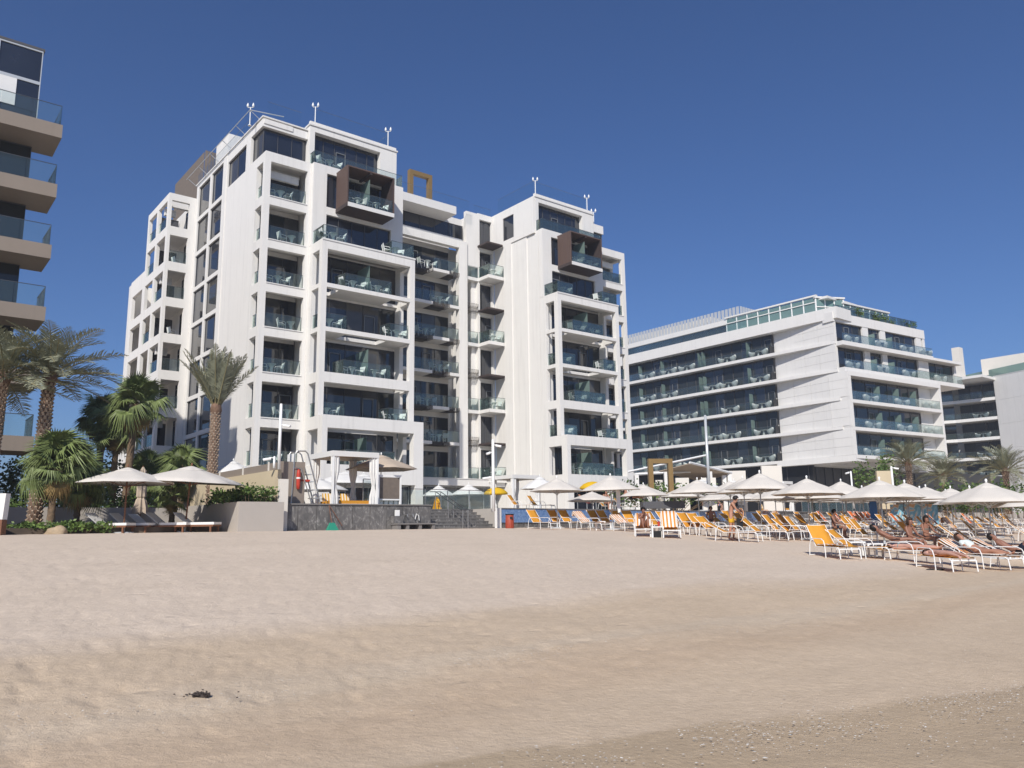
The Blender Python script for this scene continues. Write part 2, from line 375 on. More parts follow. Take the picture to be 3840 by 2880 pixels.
M['striped_cushion'] = striped('yellow_striped_cushion', (.82, .78, .68), (.70, .40, .04), .16, 0)
def mural(name, cols):
    mt, n, l, b = nodes_of(name, .5, .3)
    tc = n.new('ShaderNodeTexCoord')
    z = noise(n, l, tc.outputs['Generated'], 2.6, 1, .4, 1.8)
    cr = n.new('ShaderNodeValToRGB'); cr.color_ramp.interpolation = 'CONSTANT'; e = cr.color_ramp.elements
    e[0].position = 0; e[0].color = (*cols[0], 1); e[1].position = .42; e[1].color = (*cols[1], 1)
    for i, c in enumerate(cols[2:]): q = e.new(.5+.07*i); q.color = (*c, 1)
    l.new(z, cr.inputs[0]); l.new(cr.outputs[0], b.inputs['Base Color']); return mt
M['mural'] = mural('painted_board', [(.16, .34, .44), (.26, .44, .52), (.50, .52, .48), (.55, .33, .18)])
def seamat():
    mt, n, l, b = nodes_of('sea_water', .12, .5); b.inputs['Base Color'].default_value = (.015, .07, .085, 1)
    geo = n.new('ShaderNodeNewGeometry'); z = noise(n, l, geo.outputs['Position'], .8, 6)
    bp = n.new('ShaderNodeBump'); bp.inputs['Strength'].default_value = .6; bp.inputs['Distance'].default_value = .3; l.new(z, bp.inputs['Height']); l.new(bp.outputs[0], b.inputs['Normal']); return mt
M['sea'] = seamat()

# ------------------------------------------------------------------ ground
def vnoise(x, y, seed):
    r = np.random.RandomState(seed).rand(256, 256).astype(np.float32)
    xi = np.floor(x).astype(int); yi = np.floor(y).astype(int); fx = x-xi; fy = y-yi
    fx = fx*fx*(3-2*fx); fy = fy*fy*(3-2*fy); a = lambda i, j: r[i & 255, j & 255]
    return (a(xi,yi)*(1-fx)+a(xi+1,yi)*fx)*(1-fy)+(a(xi,yi+1)*(1-fx)+a(xi+1,yi+1)*fx)*fy-.5
def make_sand():
    view = np.radians(np.arange(-44, 44.01, .2)); rest = np.radians(np.arange(46, 315, 3.0))
    th = np.concatenate([view, rest]); rr = [1.2]
    while rr[-1] < 420: rr.append(rr[-1]*1.0145)
    rr = np.array(rr); A, Rr = np.meshgrid(th, rr); X = Rr*np.sin(A); Y = Rr*np.cos(A)
    v = X*Vx+Y*Vy; u = X*Ux+Y*Uy
    z = np.interp(v, FV, FW)+EYE
    near = np.clip(1-Rr/60, 0, 1)
    z += near*(.03*vnoise(u*.9, v*1.3, 1)+.014*vnoise(u*2.6, v*3.4, 2)+np.clip((v-4.2)/3, .1, 1)*np.clip((60-Rr)/40, .2, 1)*(.022*vnoise(u*6, v*7, 3)+.020*vnoise(u*14, v*15, 4)))
    z += .10*vnoise(u*.22, v*.3, 5)*np.clip(Rr/8, 0, 1)*np.clip((30-v)/10, 0, 1)
    pit = np.clip(vnoise(u*4.1, v*5.2, 8)-.19, 0, 1)*near*np.clip((v-5)/2, 0, 1); z -= .13*pit      # old footprints
    n, k = A.shape
    co = np.stack([X, Y, z], -1).reshape(-1, 3)
    i = np.arange(n-1)[:, None]*k; j = np.arange(k)[None, :]; j2 = (j+1) % k
    F = np.stack([i+j, i+j2, i+k+j2, i+k+j], -1).reshape(-1, 4)
    co = np.concatenate([co, [[0, 0, float(np.interp(0, FV, FW))+EYE-.02]]]); c = len(co)-1
    me = bpy.data.meshes.new('beach_sand'); nf = len(F)
    me.vertices.add(len(co)); me.vertices.foreach_set('co', co.ravel())
    tri = [(c, (q+1) % k, q) for q in range(k)]
    loops = np.concatenate([F.ravel(), np.array(tri).ravel()]).astype(np.int32)
    me.loops.add(len(loops)); me.loops.foreach_set('vertex_index', loops)
    starts = np.concatenate([np.arange(nf)*4, nf*4+np.arange(k)*3]).astype(np.int32)
    me.polygons.add(len(starts)); me.polygons.foreach_set('loop_start', starts)
    me.polygons.foreach_set('use_smooth', np.ones(len(starts), bool))
    me.update(calc_edges=True); me.validate()
    me.materials.append(M['sand'])
    o = bpy.data.objects.new('beach_sand', me); COL.objects.link(o); o['kind'] = 'structure'
make_sand()
def sheet(name, pts, w, mt, thick=None):
    b = MB(g)
    if thick: b.poly(pts, w-thick, w)
    else: b.add([(u, v, w) for u, v in pts], [tuple(range(len(pts)))])
    return tag(b.build(name, mt), kind='structure')
sheet('ground', [(-2500, 150), (3000, 150), (3000, 3000), (-2500, 3000)], -.12, M['cream'])
sheet('sea', [(-3000, -4000), (3000, -4000), (3000, -14), (-3000, -14)], -1.85, M['sea'])
TW = 1.1                                              # terrace level above the eye
sheet('terrace', [(15.1, 36.6), (23.6, 36.6), (23.6, 38.9), (27.8, 38.9), (27.8, 36.0), (64.6, 42.3), (180, 44), (180, 140), (15.1, 140)], TW, M['terr'], 1.3)
# lower planted ground on the left
sheet('planting_bed', [(-30, 37.4), (12.7, 37.4), (12.7, 46), (14.6, 46), (14.6, 72), (-60, 72), (-60, 40)], .25, M['soil'], .5)
# ------------------------------------------------------------------ walls along the beach
def stonewall():
    w = thing('stone_retaining_wall', 'dark veined stone retaining wall of large slabs below the left cabana', 'wall', g(15.1, 36.4, -.3))
    b = MB(g); b.box(15.14, 23.55, 36.44, 36.6, -.4, 1.24); b.build('core', M['stone'], w)
    x = 15.1; k = 0
    while x < 23.55:
        x2 = min(x+.96, 23.55); b = MB(g); j = .004*(k % 3)
        b.box(x+.012, x2-.012, 36.40-j, 36.45, -.4, 1.20); b.build('stone_slab', M['vein'], w); x = x2; k += 1
    b = MB(g); b.box(15.05, 23.6, 36.34, 36.62, 1.22, 1.28); b.build('coping', M['stone'], w)
stonewall()
def steps():
    s = thing('stone_steps', 'broad dark slate steps rising from the sand to the terrace', 'steps', g(23.6, 36.2, -.1))
    for i in range(7):
        v0 = 36.2+i*.38; w1 = -.1+(i+1)*.172
        b = MB(g); b.box(23.62, 27.78, v0, v0+.40, -.4, w1-.04); b.build('riser', M['vein'], s)
        b = MB(g); b.box(23.62, 27.78, v0-.025, v0+.40, w1-.038, w1); b.build('tread', M['stone'], s)
steps()
def bluewall():
    A = Vector(g(27.75, 35.7, 0)); B = Vector(g(64.4, 42.0, 0)); D = (B-A); L = D.length; D.normalize(); N = Vector((-D.y, D.x, 0))
    f = lambda a, d, w: tuple(A+D*a+N*d+Vector((0, 0, w)))
    w_ = thing('blue_mosaic_wall', 'long low terrace wall faced in blue mosaic above a grey stone base', 'wall', f(0, 0, 0))
    b = MB(f); b.box(0, L, .06, .3, -.5, .30); b.build('stone_base', M['vein'], w_)
    n = 14
    for i in range(n):
        b = MB(f); b.box(i*L/n+.004, (i+1)*L/n-.004, 0, .28, .30, 1.05); b.build('mosaic_panel', M['mosaic'], w_)
    b = MB(f); b.box(-.02, L, -.03, .34, 1.055, 1.11); b.build('coping', M['stone'], w_)
    b = MB(f); b.box(-.12, -.02, -.02, .4, -.3, 1.1); b.build('end_post', M['white2'], w_)
    # darker wall further along
    w2 = thing('grey_terrace_wall', 'grey stone terrace wall continuing beyond the blue mosaic', 'wall', g(64.6, 42.0, 0))
    for i in range(10):
        b = MB(g); b.box(64.65+i*2.4, 64.65+(i+1)*2.4-.03, 42.1+.015*(i % 2), 42.5, -.4, 1.05); b.build('stone_slab', M['vein'], w2)
    b = MB(g); b.box(64.6, 89, 42.0, 42.6, 1.06, 1.12); b.build('coping', M['stone'], w2)
bluewall()
def leftwalls():
    p = thing('planter_wall', 'plain grey rendered planter wall beside the dark stone wall', 'wall', g(12.9, 35.5, -.2))
    b = MB(g); b.box(12.9, 14.98, 35.5, 35.8, -.5, 1.31); b.build('front_panel', M['planter'], p)
    b = MB(g); b.box(12.9, 13.2, 35.81, 42.9, -.5, 1.31); b.build('side_panel', M['planter'], p)
    b = MB(g); b.box(-14, 12.9, 42.6, 42.9, -.5, 1.22); b.build('back_panel', M['planter'], p)
    b = MB(g); b.box(13.2, 14.98, 35.85, 46, 1.0, 1.12); b.build('soil', M['soil'], p)
    b = MB(g); b.box(-14, 12.9, 42.92, 60, .7, .95); b.build('soil', M['soil'], p)
    q = thing('beige_side_wall', 'beige rendered side wall of the terrace with a grey upper band', 'wall', g(15.0, 36.1, 0))
    b = MB(g); b.box(15.0, 15.3, 36.7, 57.2, -.3, 2.86); b.build('panel', M['beige'], q)
    b = MB(g); b.box(15.0, 15.42, 36.12, 36.33, -.4, 2.4); b.build('end_pier', M['cream'], q)
    b = MB(g); b.box(15.06, 15.26, 36.9, 57.2, 2.87, 3.22); b.build('upper_band', M['tan'], q)
    b = MB(g); b.box(15.3, 16.6, 36.95, 37.1, 1.1, 3.3); b.build('return_panel', M['tan'], q)
    for v in (37.6, 41, 44.5, 48):
        b = MB(g); b.box(15.0, 15.055, v, v+.08, 2.87, 3.3); b.build('bracket', M['cream'], q)
    # low painted block at the left edge of the beach
    l_ = thing('low_block_wall', 'low block with a pale upper part and brown base at the left edge', 'wall', (-19.5, 30, gz(-19.5, 30)))
    f = lambda x, y, z: (x, y, z+EYE)
    b = MB(f); b.add([(-22.5,30,-.15),(-18.95,30,-.15),(-18.95,30.3,-.15),(-22.5,30.3,-.15),(-22.5,30,.78),(-18.95,30,.55),(-18.95,30.3,.55),(-22.5,30.3,.78)],
                     [(3,2,1,0),(4,5,6,7),(0,1,5,4),(1,2,6,5),(2,3,7,6),(3,0,4,7)]); b.build('brown_base', M['teak'], l_)
    b = MB(f); b.add([(-22.5,30.01,.79),(-18.95,30.01,.56),(-18.95,30.3,.56),(-22.5,30.3,.79),(-22.5,30.01,1.52),(-18.9,30.01,1.52),(-18.9,30.3,1.52),(-22.5,30.3,1.52)],
                     [(3,2,1,0),(4,5,6,7),(0,1,5,4),(1,2,6,5),(2,3,7,6),(3,0,4,7)]); b.build('pale_top', M['canvasw'], l_)
leftwalls()
# ------------------------------------------------------------------ main hotel
F_ = [4.79, 8.36, 11.8, 15.3, 18.77, 22.28, 25.79, 29.35]
H = thing('hotel_building', 'tall white hotel of stacked open balconies, largest building, left of centre', 'hotel', g(21.7, 54.2, TW))
def front(v): return lambda a, b, d: (a, v+d, b)
def side(u): return lambda a, b, d: (u+d, a, b)          # d grows to the right
def sider(u): return lambda a, b, d: (u-d, a, b)
def gbox(name, m, *d, parent=None, label=None):
    b = MB(g); b.box(*d)
    if name == 'slab': b.mi[1] = 1; return b.build(name, [m, M['floor']], parent or H)
    return b.build(name, m, parent or H, label=label)
rw = random.Random(3)
def window(P, a0, a1, b0, b1, n=3, door=None, parent=None, mats=('pane',), fr='frame', bars=.05, name='window'):
    """frame with glazed panes; door is the index of a pane that opens"""
    parent = parent or H
    b = MB(g); w = bars
    bx = lambda x0, x1, y0, y1, d0, d1: b.hexa([P(x0,y0,d0),P(x1,y0,d0),P(x1,y0,d1),P(x0,y0,d1),P(x0,y1,d0),P(x1,y1,d0),P(x1,y1,d1),P(x0,y1,d1)])
    bx(a0, a1, b0, b0+w, -.03, .06); bx(a0, a1, b1-w, b1, -.03, .06)
    st = (a1-a0)/n
    for i in range(n+1):
        x = a0+i*st; h = w/2 if 0 < i < n else w
        bx(max(a0, x-h/2), min(a1, x+h/2), b0+w, b1-w, -.028, .055)
    fo = b.build(name, M[fr], parent)
    for i in range(n):
        x0, x1 = a0+i*st+w/3, a0+(i+1)*st-w/3; t = [rw.uniform(-.012, .012) for _ in range(3)]
        pb = MB(g); q = [(x0,b0+w),(x1,b0+w),(x1,b1-w),(x0,b1-w)]; dd = [t[0], t[1], t[1]+t[2], t[0]+t[2]]
        pb.add([P(x, y, .02+e) for (x, y), e in zip(q, dd)]+[P(x, y, .045+e) for (x, y), e in zip(q, dd)],
               [(0,1,2,3),(7,6,5,4),(0,4,5,1),(1,5,6,2),(2,6,7,3),(3,7,4,0)])
        pb.build('pane', M[rw.choice(mats)], fo)
    if door is not None:
        x0 = a0+door*st+.1; x1 = x0+min(1.0, st*.9); t = b0+2.15
        db = MB(g)
        for r in ((x0, x0+.07, b0, t), (x1-.07, x1, b0, t), (x0, x1, t-.07, t)):
            db.hexa([P(r[0],r[2],-.06),P(r[1],r[2],-.06),P(r[1],r[2],-.02),P(r[0],r[2],-.02),P(r[0],r[3],-.06),P(r[1],r[3],-.06),P(r[1],r[3],-.02),P(r[0],r[3],-.02)])
        db.build('door_frame', M['doorf'], fo)
    return fo
def railing(pts, w, h=1.08, parent=None, posts=True, T=g, glass='rail'):
    """glass balustrade along a plan polyline"""
    parent = parent or H
    gb = MB(T); hb = MB(T)
    for (a0, b0), (a1, b1) in zip(pts, pts[1:]):
        L = math.hypot(a1-a0, b1-b0); n = max(1, round(L/1.5)); dx, dy = (a1-a0)/L, (b1-b0)/L; nx, ny = -dy*.008, dx*.008
        for i in range(n):
            s, e = i*L/n+.012, (i+1)*L/n-.012
            p, q = (a0+dx*s, b0+dy*s), (a0+dx*e, b0+dy*e)
            gb.hexa([(p[0]-nx,p[1]-ny,w),(q[0]-nx,q[1]-ny,w),(q[0]+nx,q[1]+ny,w),(p[0]+nx,p[1]+ny,w),(p[0]-nx,p[1]-ny,w+h),(q[0]-nx,q[1]-ny,w+h),(q[0]+nx,q[1]+ny,w+h),(p[0]+nx,p[1]+ny,w+h)])
    r = gb.build('glass_railing', M[glass], parent)
    hb.tube([(a, b, w+h+.015) for a, b in pts], .022 if glass != 'clear' else .013, 5); hb.build('handrail', M['hand'], r)
    return r
def bay(uA, uB, mir=False):
    V0 = 57.47; pil = (.46, .32) if not mir else (.32, .50)
    holes = [(uA+pil[0], uB-pil[1], F_[i], F_[i+1]-.76) for i in range(7)]+[(uA+pil[0], uB-pil[1], 1.3, 3.9)]
    b = MB(g); b.holed(front(V0), uA, uB, TW, 29.38, holes, .42)
    us = uA if not mir else uB-.42
    hs = [(57.95, 59.28, F_[i], F_[i+1]-.76) for i in range(7)]
    b.holed(side(us), V0+.42, 59.5, TW, 29.38, hs, .42)
    b.build('balcony_frame', M['white'], H)
    for i in range(8):
        gbox('slab', M['white2'], uA+.43 if not mir else uA+.02, uB-.02 if not mir else uB-.43, V0+.425, 59.48, F_[i]-.28 if i < 7 else F_[i]-.35, F_[i]-.01)
    gl0, gl1 = (uA+.1, uB-.1)
    for i in range(7):
        window(front(59.5), gl0, gl1, F_[i], F_[i]+2.82, 3, door=rw.choice([0, 1, None, 2]), mats=('pane', 'pane', 'paneb', 'pane', 'panec'))
        gbox('lintel', M['white2'], gl0, gl1, 59.5, 59.9, F_[i]+2.82, F_[i+1]-.3)
        railing([(uA+pil[0]+.02, V0+.21), (uB-pil[1]-.02, V0+.21)], F_[i]+.02)
        railing([((us+.21), 57.97), ((us+.21), 59.26)], F_[i]+.02)
        gbox('sill', M['white2'], uA+pil[0]-.02, uB-pil[1]+.02, V0-.05, V0-.002, F_[i]-.09, F_[i]-.02)
    # slot above the top opening
    gbox('lintel', M['white'], uA+pil[0]+.005, uB-pil[1]-.3, V0+1.0, V0+1.25, 27.68, 28.3)
bay(21.71, 25.54)
bay(57.98, 62.09, True)
gbox('wall', M['white2'], 22.05, 25.5, 60.0, 74.6, TW, 29.3)
gbox('wall', M['white2'], 58.1, 62.0, 60.0, 70, TW, 29.3)
# left flank
hl = [(61.87, 66.2, 29.28, 31.68)]
for k in range(8):
    t = 32.2-k*3.43
    hl += [(67.45, 70.45, t-3.05, t), (70.95, 74.1, t-3.08, t-.03)]
b = MB(g); b.holed(side(21.71), 59.5, 74.74, TW, 29.4, [h if h[3] < 29.4 else (h[0], h[1], h[2], 29.4) for h in hl if h[2] < 29.3], .3)
b.holed(side(21.71), 60.85, 74.74, 29.4, 32.55, [(h[0], h[1], max(29.4, h[2]), h[3]) for h in hl if h[3] > 29.5], .3)
b.build('side_wall', M['white'], H)
for h in hl: window(side(21.86), *h, 1 if h[0] > 66 else 2, bars=.06, mats=('pane', 'pane', 'panec'))
gbox('roof_slab', M['white2'], 22.02, 33.7, 60.9, 74.7, 32.3, 32.6)
gbox('side_pilaster', M['white'], 21.64, 21.705, 66.35, 67.15, TW, 32.4)
# open frame block on the flank
hf = [(19.53, 21.13, 28.07-k*3.41, 30.63-k*3.41) for k in range(8)]
hz = [(q0, q1, 28.07-k*3.41, 30.63-k*3.41) for k in range(8) for q0, q1 in ((75.3, 78.15), (78.72, 81.4))]
b = MB(g); b.holed(front(74.74), 19.26, 21.705, TW, 31.3, hf, .35); b.holed(side(19.26), 75.09, 81.9, TW, 31.3, hz, .3)
b.build('balcony_frame', M['white'], H)
b = MB(g); b.holed(side(19.26), 81.91, 87, TW, 25.55, [(82.4, 86.2, 21.25-k*3.41, 23.8-k*3.41) for k in range(6)], .3); b.build('balcony_frame', M['white'], H)
for k in range(8):
    w = 28.07-k*3.41
    gbox('slab', M['white2'], 19.57, 21.7, 75.1, 81.88, w-.3, w-.005)
    if w < 24: gbox('slab', M['white2'], 19.57, 21.7, 81.9, 86.9, w-.3, w-.005)
    window(side(21.66), 75.2, 77.6, w, w+2.6, 2, door=1, mats=('pane', 'paneb'))
    window(front(79.9), 19.6, 21.6, w, w+2.6, 1)
    if w < 24: window(side(21.66), 82, 83.6, w, w+2.6, 1)
    railing([(19.41, 75.32), (19.41, 78.13)] if k % 2 == 0 else [(19.41, 78.74), (19.41, 81.38)], w+.02)
    railing([(19.55, 74.9), (21.11, 74.9)], w+.02) if k % 3 else railing([(19.41, 78.74), (19.41, 81.38)], w+.02)
    if k % 2 == 0: gbox('beam', M['white2'], 19.6, 20.6, 77.2, 77.6, w+1.9, w+2.55)
gbox('beam', M['white2'], 19.57, 21.6, 76.6, 77.0, 30.7, 31.25)
gbox('side_wall', M['white'], 21.72, 22.2, 74.75, 88, TW, 31.2)
gbox('back_wall', M['white2'], 19.3, 24, 87.1, 88, TW, 25.4)
# ------------------------------------------------------------------ the two towers
def tower(a):
    e = a+8.32; VW = 57.04; VF = 54.97; VG = 54.17
    # body behind, walls at both ends
    gbox('wall', M['white'], a, a+.35, VW+.65, 64.9, TW, 29.3)
    gbox('wall', M['white'], e-.35, e, 57.62, 66.4, TW, 29.3)
    # lower wall levels five and six with their windows
    b = MB(g); b.holed(front(VW), a, e, 22.29, 29.36, [(a+1.2, e-1.14, 22.3, 25.17), (a+1.17, a+6.4, 25.82, 28.68)], .6); b.build('front_wall', M['white'], H)
    window(front(VW+.25), a+1.2, e-1.14, 22.3, 25.17, 5, door=0); window(front(VW+.25), a+1.17, a+6.4, 25.82, 28.68, 4)
    b = MB(g); b.holed(front(VW), a, a+1.0, TW, 22.27, [], .6); b.build('front_wall', M['white'], H)
    gbox('terrace_slab', M['white2'], a+.02, e+.02, VW+.61, 60, 29.05, 29.34)
    # open frame of five storeys
    fl = [(F_[4], 21.5), (F_[3], 18.44), (F_[2], 14.95), (F_[1]+.06, 11.02)]
    b = MB(g); b.holed(front(VF), a, e, 8.43, 22.3, [(a+.43, e-.42-.03, *q) for q in fl], .45)
    b.holed(side(a), VF+.45, VW-.002, 8.43, 22.3, [(VF+.55, 56.75, *q) for q in fl], .35)
    b.holed(side(e-.35), VF+.45, 57.6, 8.43, 22.3, [(VF+.6, 56.75, *q) for q in fl], .35)
    b.build('balcony_frame', M['white'], H)
    b = MB(g); lo = [(a+.43, e+.4-.87, 4.79, 7.47), (a+.7, e-.3, 1.2, 3.4)]
    b.holed(front(VG), a, e+.42, TW, 8.42, lo, .65)
    b.holed(side(a), VG+.65, VW-.002, TW, 8.42, [(VG+.75, 56.72, 4.79, 7.45)], .35)
    b.holed(side(e+.07), VG+.65, 57.6, TW, 8.42, [(VG+.8, 56.75, 4.79, 7.45)], .35)
    b.build('balcony_frame', M['white'], H)
    for i in range(1, 5):                          # slabs only where there is a balcony, open between
        for x0, x1 in ([(a+1.7, a+6.4)] if i % 2 == 0 else [(a+.36, a+2.35), (a+6.0, e-.36)]):
            gbox('slab', M['white2'], x0, x1, VF+.46, 57.6, F_[i]-.30, F_[i]-.01 if i != 1 else 8.40)
        gbox('ledge', M['white2'], a+.36, e-.36, 57.25, 57.59, F_[i]-.29, F_[i]-.015)
    gbox('slab', M['white2'], a+.36, e-.36, VF+.46, VW-.005, 21.9, 22.27); gbox('slab', M['white2'], a+.36, e+.06, VG+.66, 57.6, 4.45, 4.78)
    for i in range(0, 5):
        f = F_[i]; top = f+(2.8, 2.8, 2.95, 3.0, 3.06)[i]
        window(front(57.6), a+.42, e-.36, f, top, 5, door=[2, 3, 1, 3, 1][i], mats=('pane', 'pane', 'pane', 'paneb', 'panec'))
        gbox('lintel', M['white2'], a+.36, e-.36, 57.6, 58.0, top, F_[i+1]-.3)
        mid = i % 2 == 0
        vr = (VF if i else VG)+.2; wr = f+.05
        if mid:
            railing([(a+1.85, 56.6), (a+2.1, vr+.05), (a+6.25, vr+.05), (a+6.25, 56.6)], wr)
            b = MB(g); b.box(a+4.35, a+4.37, VF+.5, 57.5, f, f+2.3); b.build('privacy_screen', M['frost'], H)
        else:
            railing([(a+.45, vr), (a+2.25, vr), (a+2.25, 56.4)], wr); railing([(a+5.9, 56.4), (a+6.1, vr), (e-.5, vr)], wr)
            railing([(a+.17, VF+.57), (a+.17, 56.73)], wr)
    # balcony over the frame
    railing([(a+.1, VW-.05), (a+.1, VF+.12), (a+2.1, VF+.12)], 22.33, 1.1); railing([(a+6.1, VW-.1), (a+6.15, VF+.12), (e-.08, VF+.12), (e-.08, 57.0)], 22.33, 1.1)
    gbox('coping', M['white2'], a-.04, e+.04, VF-.05, VF-.003, 22.17, 22.30)
    # ground storey
    window(front(VG+.9), a+.75, e-.35, 1.2, 3.35, 6, fr='alu', mats=('paneb', 'pane'))
    # timber box
    x0, x1, y0, z0, z1 = a+1.98, a+6.33, 55.06, 25.45, 28.95
    bx = thing_part('balcony_box')
    for nm, d in (('box_floor', (x0, x1, y0+.02, VW-.01, z0, z0+.30)), ('box_roof', (x0, x1, y0+.02, VW-.01, z1-.10, z1))):
        gbox('box_panel', M['dbrown'] if nm == 'box_floor' else M['brown'], *d, parent=bx)
    for xs in (x0, x1-.09):
        n = 9
        for i in range(n):
            t0 = y0+.02+(VW-.03-y0)*i/n; gbox('slat', M['brown'], xs, xs+.09, t0, t0+(VW-.03-y0)/n-.045, z0+.302, z1-.102, parent=bx)
    gbox('box_rim', M['dbrown'], x0+.1, x0+.16, y0+.03, VW-.02, z0+.302, z1-.102, parent=bx); gbox('box_rim', M['dbrown'], x1-.16, x1-.1, y0+.03, VW-.02, z0+.302, z1-.102, parent=bx)
    gbox('box_edge', M['white2'], x0+.10, x1-.02, y0-.03, y0+.015, z0+.02, z0+.36, parent=bx)
    gbox('box_beam', M['dbrown'], (x0+x1)/2-.1, (x0+x1)/2+.1, y0+.05, VW-.02, z1-.26, z1-.105, parent=bx)
    gbox('privacy_screen', M['frost'], (x0+x1)/2, (x0+x1)/2+.02, y0+.3, VW-.03, z0+.31, z1-.6, parent=bx)
    railing([(x0+.18, y0+.02), (x1-.18, y0+.02)], z0+.37, 1.05)
    # penthouse
    VP = 58.03
    b = MB(g); b.holed(front(VP), a, e-.12, 29.37, 33.0, [(a+.44, e-1.75, 29.42, 32.52)], .7); b.build('front_wall', M['white'], H)
    window(front(VP+.55), a+.44, e-1.75, 29.42, 32.5, 6, door=2)
    gbox('wall', M['white'], a, a+.35, VP+.71, 64.9, 29.37, 33.0); gbox('wall', M['white'], e-.5, e-.12, VP+.71, 68, 29.37, 33.0)
    gbox('roof_slab', M['white2'], a-.08, e-.04, VP-.08, 68, 33.01, 33.14)
    gbox('parapet', M['white'], a+.02, e-.14, VP+.05, VP+.3, 33.15, 33.42)
    railing([(a+.1, VP), (a+.1, VW+.12), (e-.05, VW+.12), (e-.05, VP+1.5)], 29.4, 1.05)
    # back wall behind the glazing
    gbox('back_wall', M['white2'], a+.4, e-.4, 58.1, 58.4, TW, 29.0)
def thing_part(name):
    o = bpy.data.objects.new(name, None); COL.objects.link(o); o.parent = H; return o
tower(25.55)
tower(49.86)
# left penthouse: corner glazing over the bay
window(front(58.75), 21.95, 25.5, 29.42, 31.84, 3); window(side(21.95), 58.85, 60.8, 29.42, 31.84, 2, mats=('panec',))
gbox('roof_fascia', M['white'], 21.72, 25.52, 58.4, 60.9, 31.86, 32.5); gbox('roof_cap', M['white2'], 21.66, 25.5, 58.34, 75, 32.62, 32.74)
gbox('roof_fascia', M['white'], 21.80, 24.2, 58.33, 58.395, 32.1, 32.5)
# right penthouse return
b = MB(g); b.holed(front(58.1), 57.86, 59.6, 31.2, 32.1, [], .5); b.build('roof_fascia', M['white'], H)
window(front(58.3), 57.9, 59.5, 29.42, 31.2, 2); gbox('wall', M['white2'], 57.9, 59.6, 58.7, 66, 29.4, 32.1)
# ------------------------------------------------------------------ recessed centre
VR = 64.75
gbox('column', M['white'], 45.2, 46.22, VR, VR+.6, TW, 29.36)
gbox('beam', M['white'], 33.9, 45.18, VR, VR+.6, 28.55, 29.36)
gbox('roof_beam', M['white2'], 33.9, 44.25, 63.9, 66.5, 31.66, 32.5)
window(front(66.2), 34.2, 46.6, 29.9, 31.64, 7); gbox('band', M['white'], 33.9, 46.7, 65.6, 66.4, 29.37, 29.88)
gbox('roof_slab', M['white2'], 33.9, 47.4, 66.3, 72, 31.7, 32.4)
gbox('wall', M['white2'], 46.75, 47.4, 65, 67, 29.4, 32.3)
gbox('back_wall', M['white2'], 34, 49.8, 67.5, 68, TW, 29.3)
def grille(u0, u1, f, v=VR):
    """bronze grille box under the balcony edge"""
    b = MB(g); n = max(6, int((u1-u0)/.13))
    for i in range(n+1):
        x = u0+(u1-u0)*i/n; t = .05 if i % 2 else .16
        b.box(x-.016, x+.016, v-.03, v, f-.36, f)
        b.box(x-.016, x+.016, v, v+1.0, f-.385, f-.362)
        if i < n: b.box(x+.016, x+(u1-u0)/n-.016, v-.026, v-.004, f-.36+(.0 if i % 2 else .30), f-.33+(.0 if i % 2 else .30))
    for y in (0, .5, .97): b.box(u0, u1, v+y, v+y+.03, f-.40, f-.386)
    return b.build('grille', M['grille'], H)
for i in range(0, 7):
    f = F_[i]; odd = (i % 2 == 0)
    if i > 0:
        segs = [(39.9 if False else 36.2, 42.0, odd), (42.0, 44.0, not odd), (44.0, 45.18, odd)]
        for x0, x1, gr in segs:
            if gr: grille(x0, x1, f); gbox('slab', M['char'], x0, x1, VR+1.05, 66.7, f-.3, f-.01)
            else: gbox('slab', M['white2'], x0+.004, x1-.004, VR, 66.7, f-.31, f-.01)
        gbox('slab', M['white2'], 33.9, 36.19, VR, 66.7, f-.31, f-.01)
    top = (F_[i+1]-.8) if i < 6 else 28.5
    window(front(66.75), 33.9, 45.15, f, top, 7, door=5 if i % 2 else 4, mats=('pane', 'paneb', 'pane', 'panec'))
    gbox('lintel', M['cream'], 33.9, 45.17, 66.72, 67.2, top, F_[i+1]-.3)
    railing([(38.6, VR+.1), (45.15, VR+.1)] if i != 6 else [(42.1, VR+.1), (45.15, VR+.1)], f+.02)
gbox('fascia', M['white2'], 33.95, 49.8, 63.4, 64.7, 4.05, 4.68); gbox('fascia_cap', M['white2'], 33.95, 49.8, 63.34, 64.74, 4.69, 4.76)
window(front(64.5), 34.5, 49.6, 1.15, 4.0, 9, mats=('paneb', 'pane', 'panec'), fr='alu')
# loggia strip and corner balconies against the right tower
b = MB(g); b.holed(front(64.94), 47.72, 49.86, TW, 33.0, [(47.95, 49.55, F_[i]+.02, F_[i+1]-.35 if i < 7 else 32.3) for i in range(8) for _ in (0,) if True] if False else [(47.95, 49.55, F_[i]+.02, (F_[i+1] if i < 7 else 32.9)-.55) for i in range(8)], .5); b.build('back_wall', M['white'], H)
gbox('wall', M['white'], 46.24, 47.71, 64.95, 65.4, 26.9, 32.9); gbox('wall', M['white'], 47.2, 47.71, 65.42, 67.4, TW, 32.9)
gbox('wall', M['white2'], 46.24, 47.2, 66.9, 67.4, TW, 26.9)
for i in range(8): window(front(65.25), 47.95, 49.55, F_[i]+.02, (F_[i+1] if i < 7 else 32.9)-.55, 2, door=1 if i % 2 == 0 else None)
for i in (0, 2, 4, 6):
    f = F_[i]
    gbox('slab', M['white2'], 47.73, 49.85, 63.12, 64.93, f-.36, f-.02); gbox('slab', M['white2'], 46.24, 47.725, 64.90, 66.85, f-.36, f-.02)
    railing([(47.8, 64.9), (47.8, 63.2), (49.8, 63.2)], f, 1.15); railing([(46.26, 64.96), (47.7, 64.96)], f, 1.15)
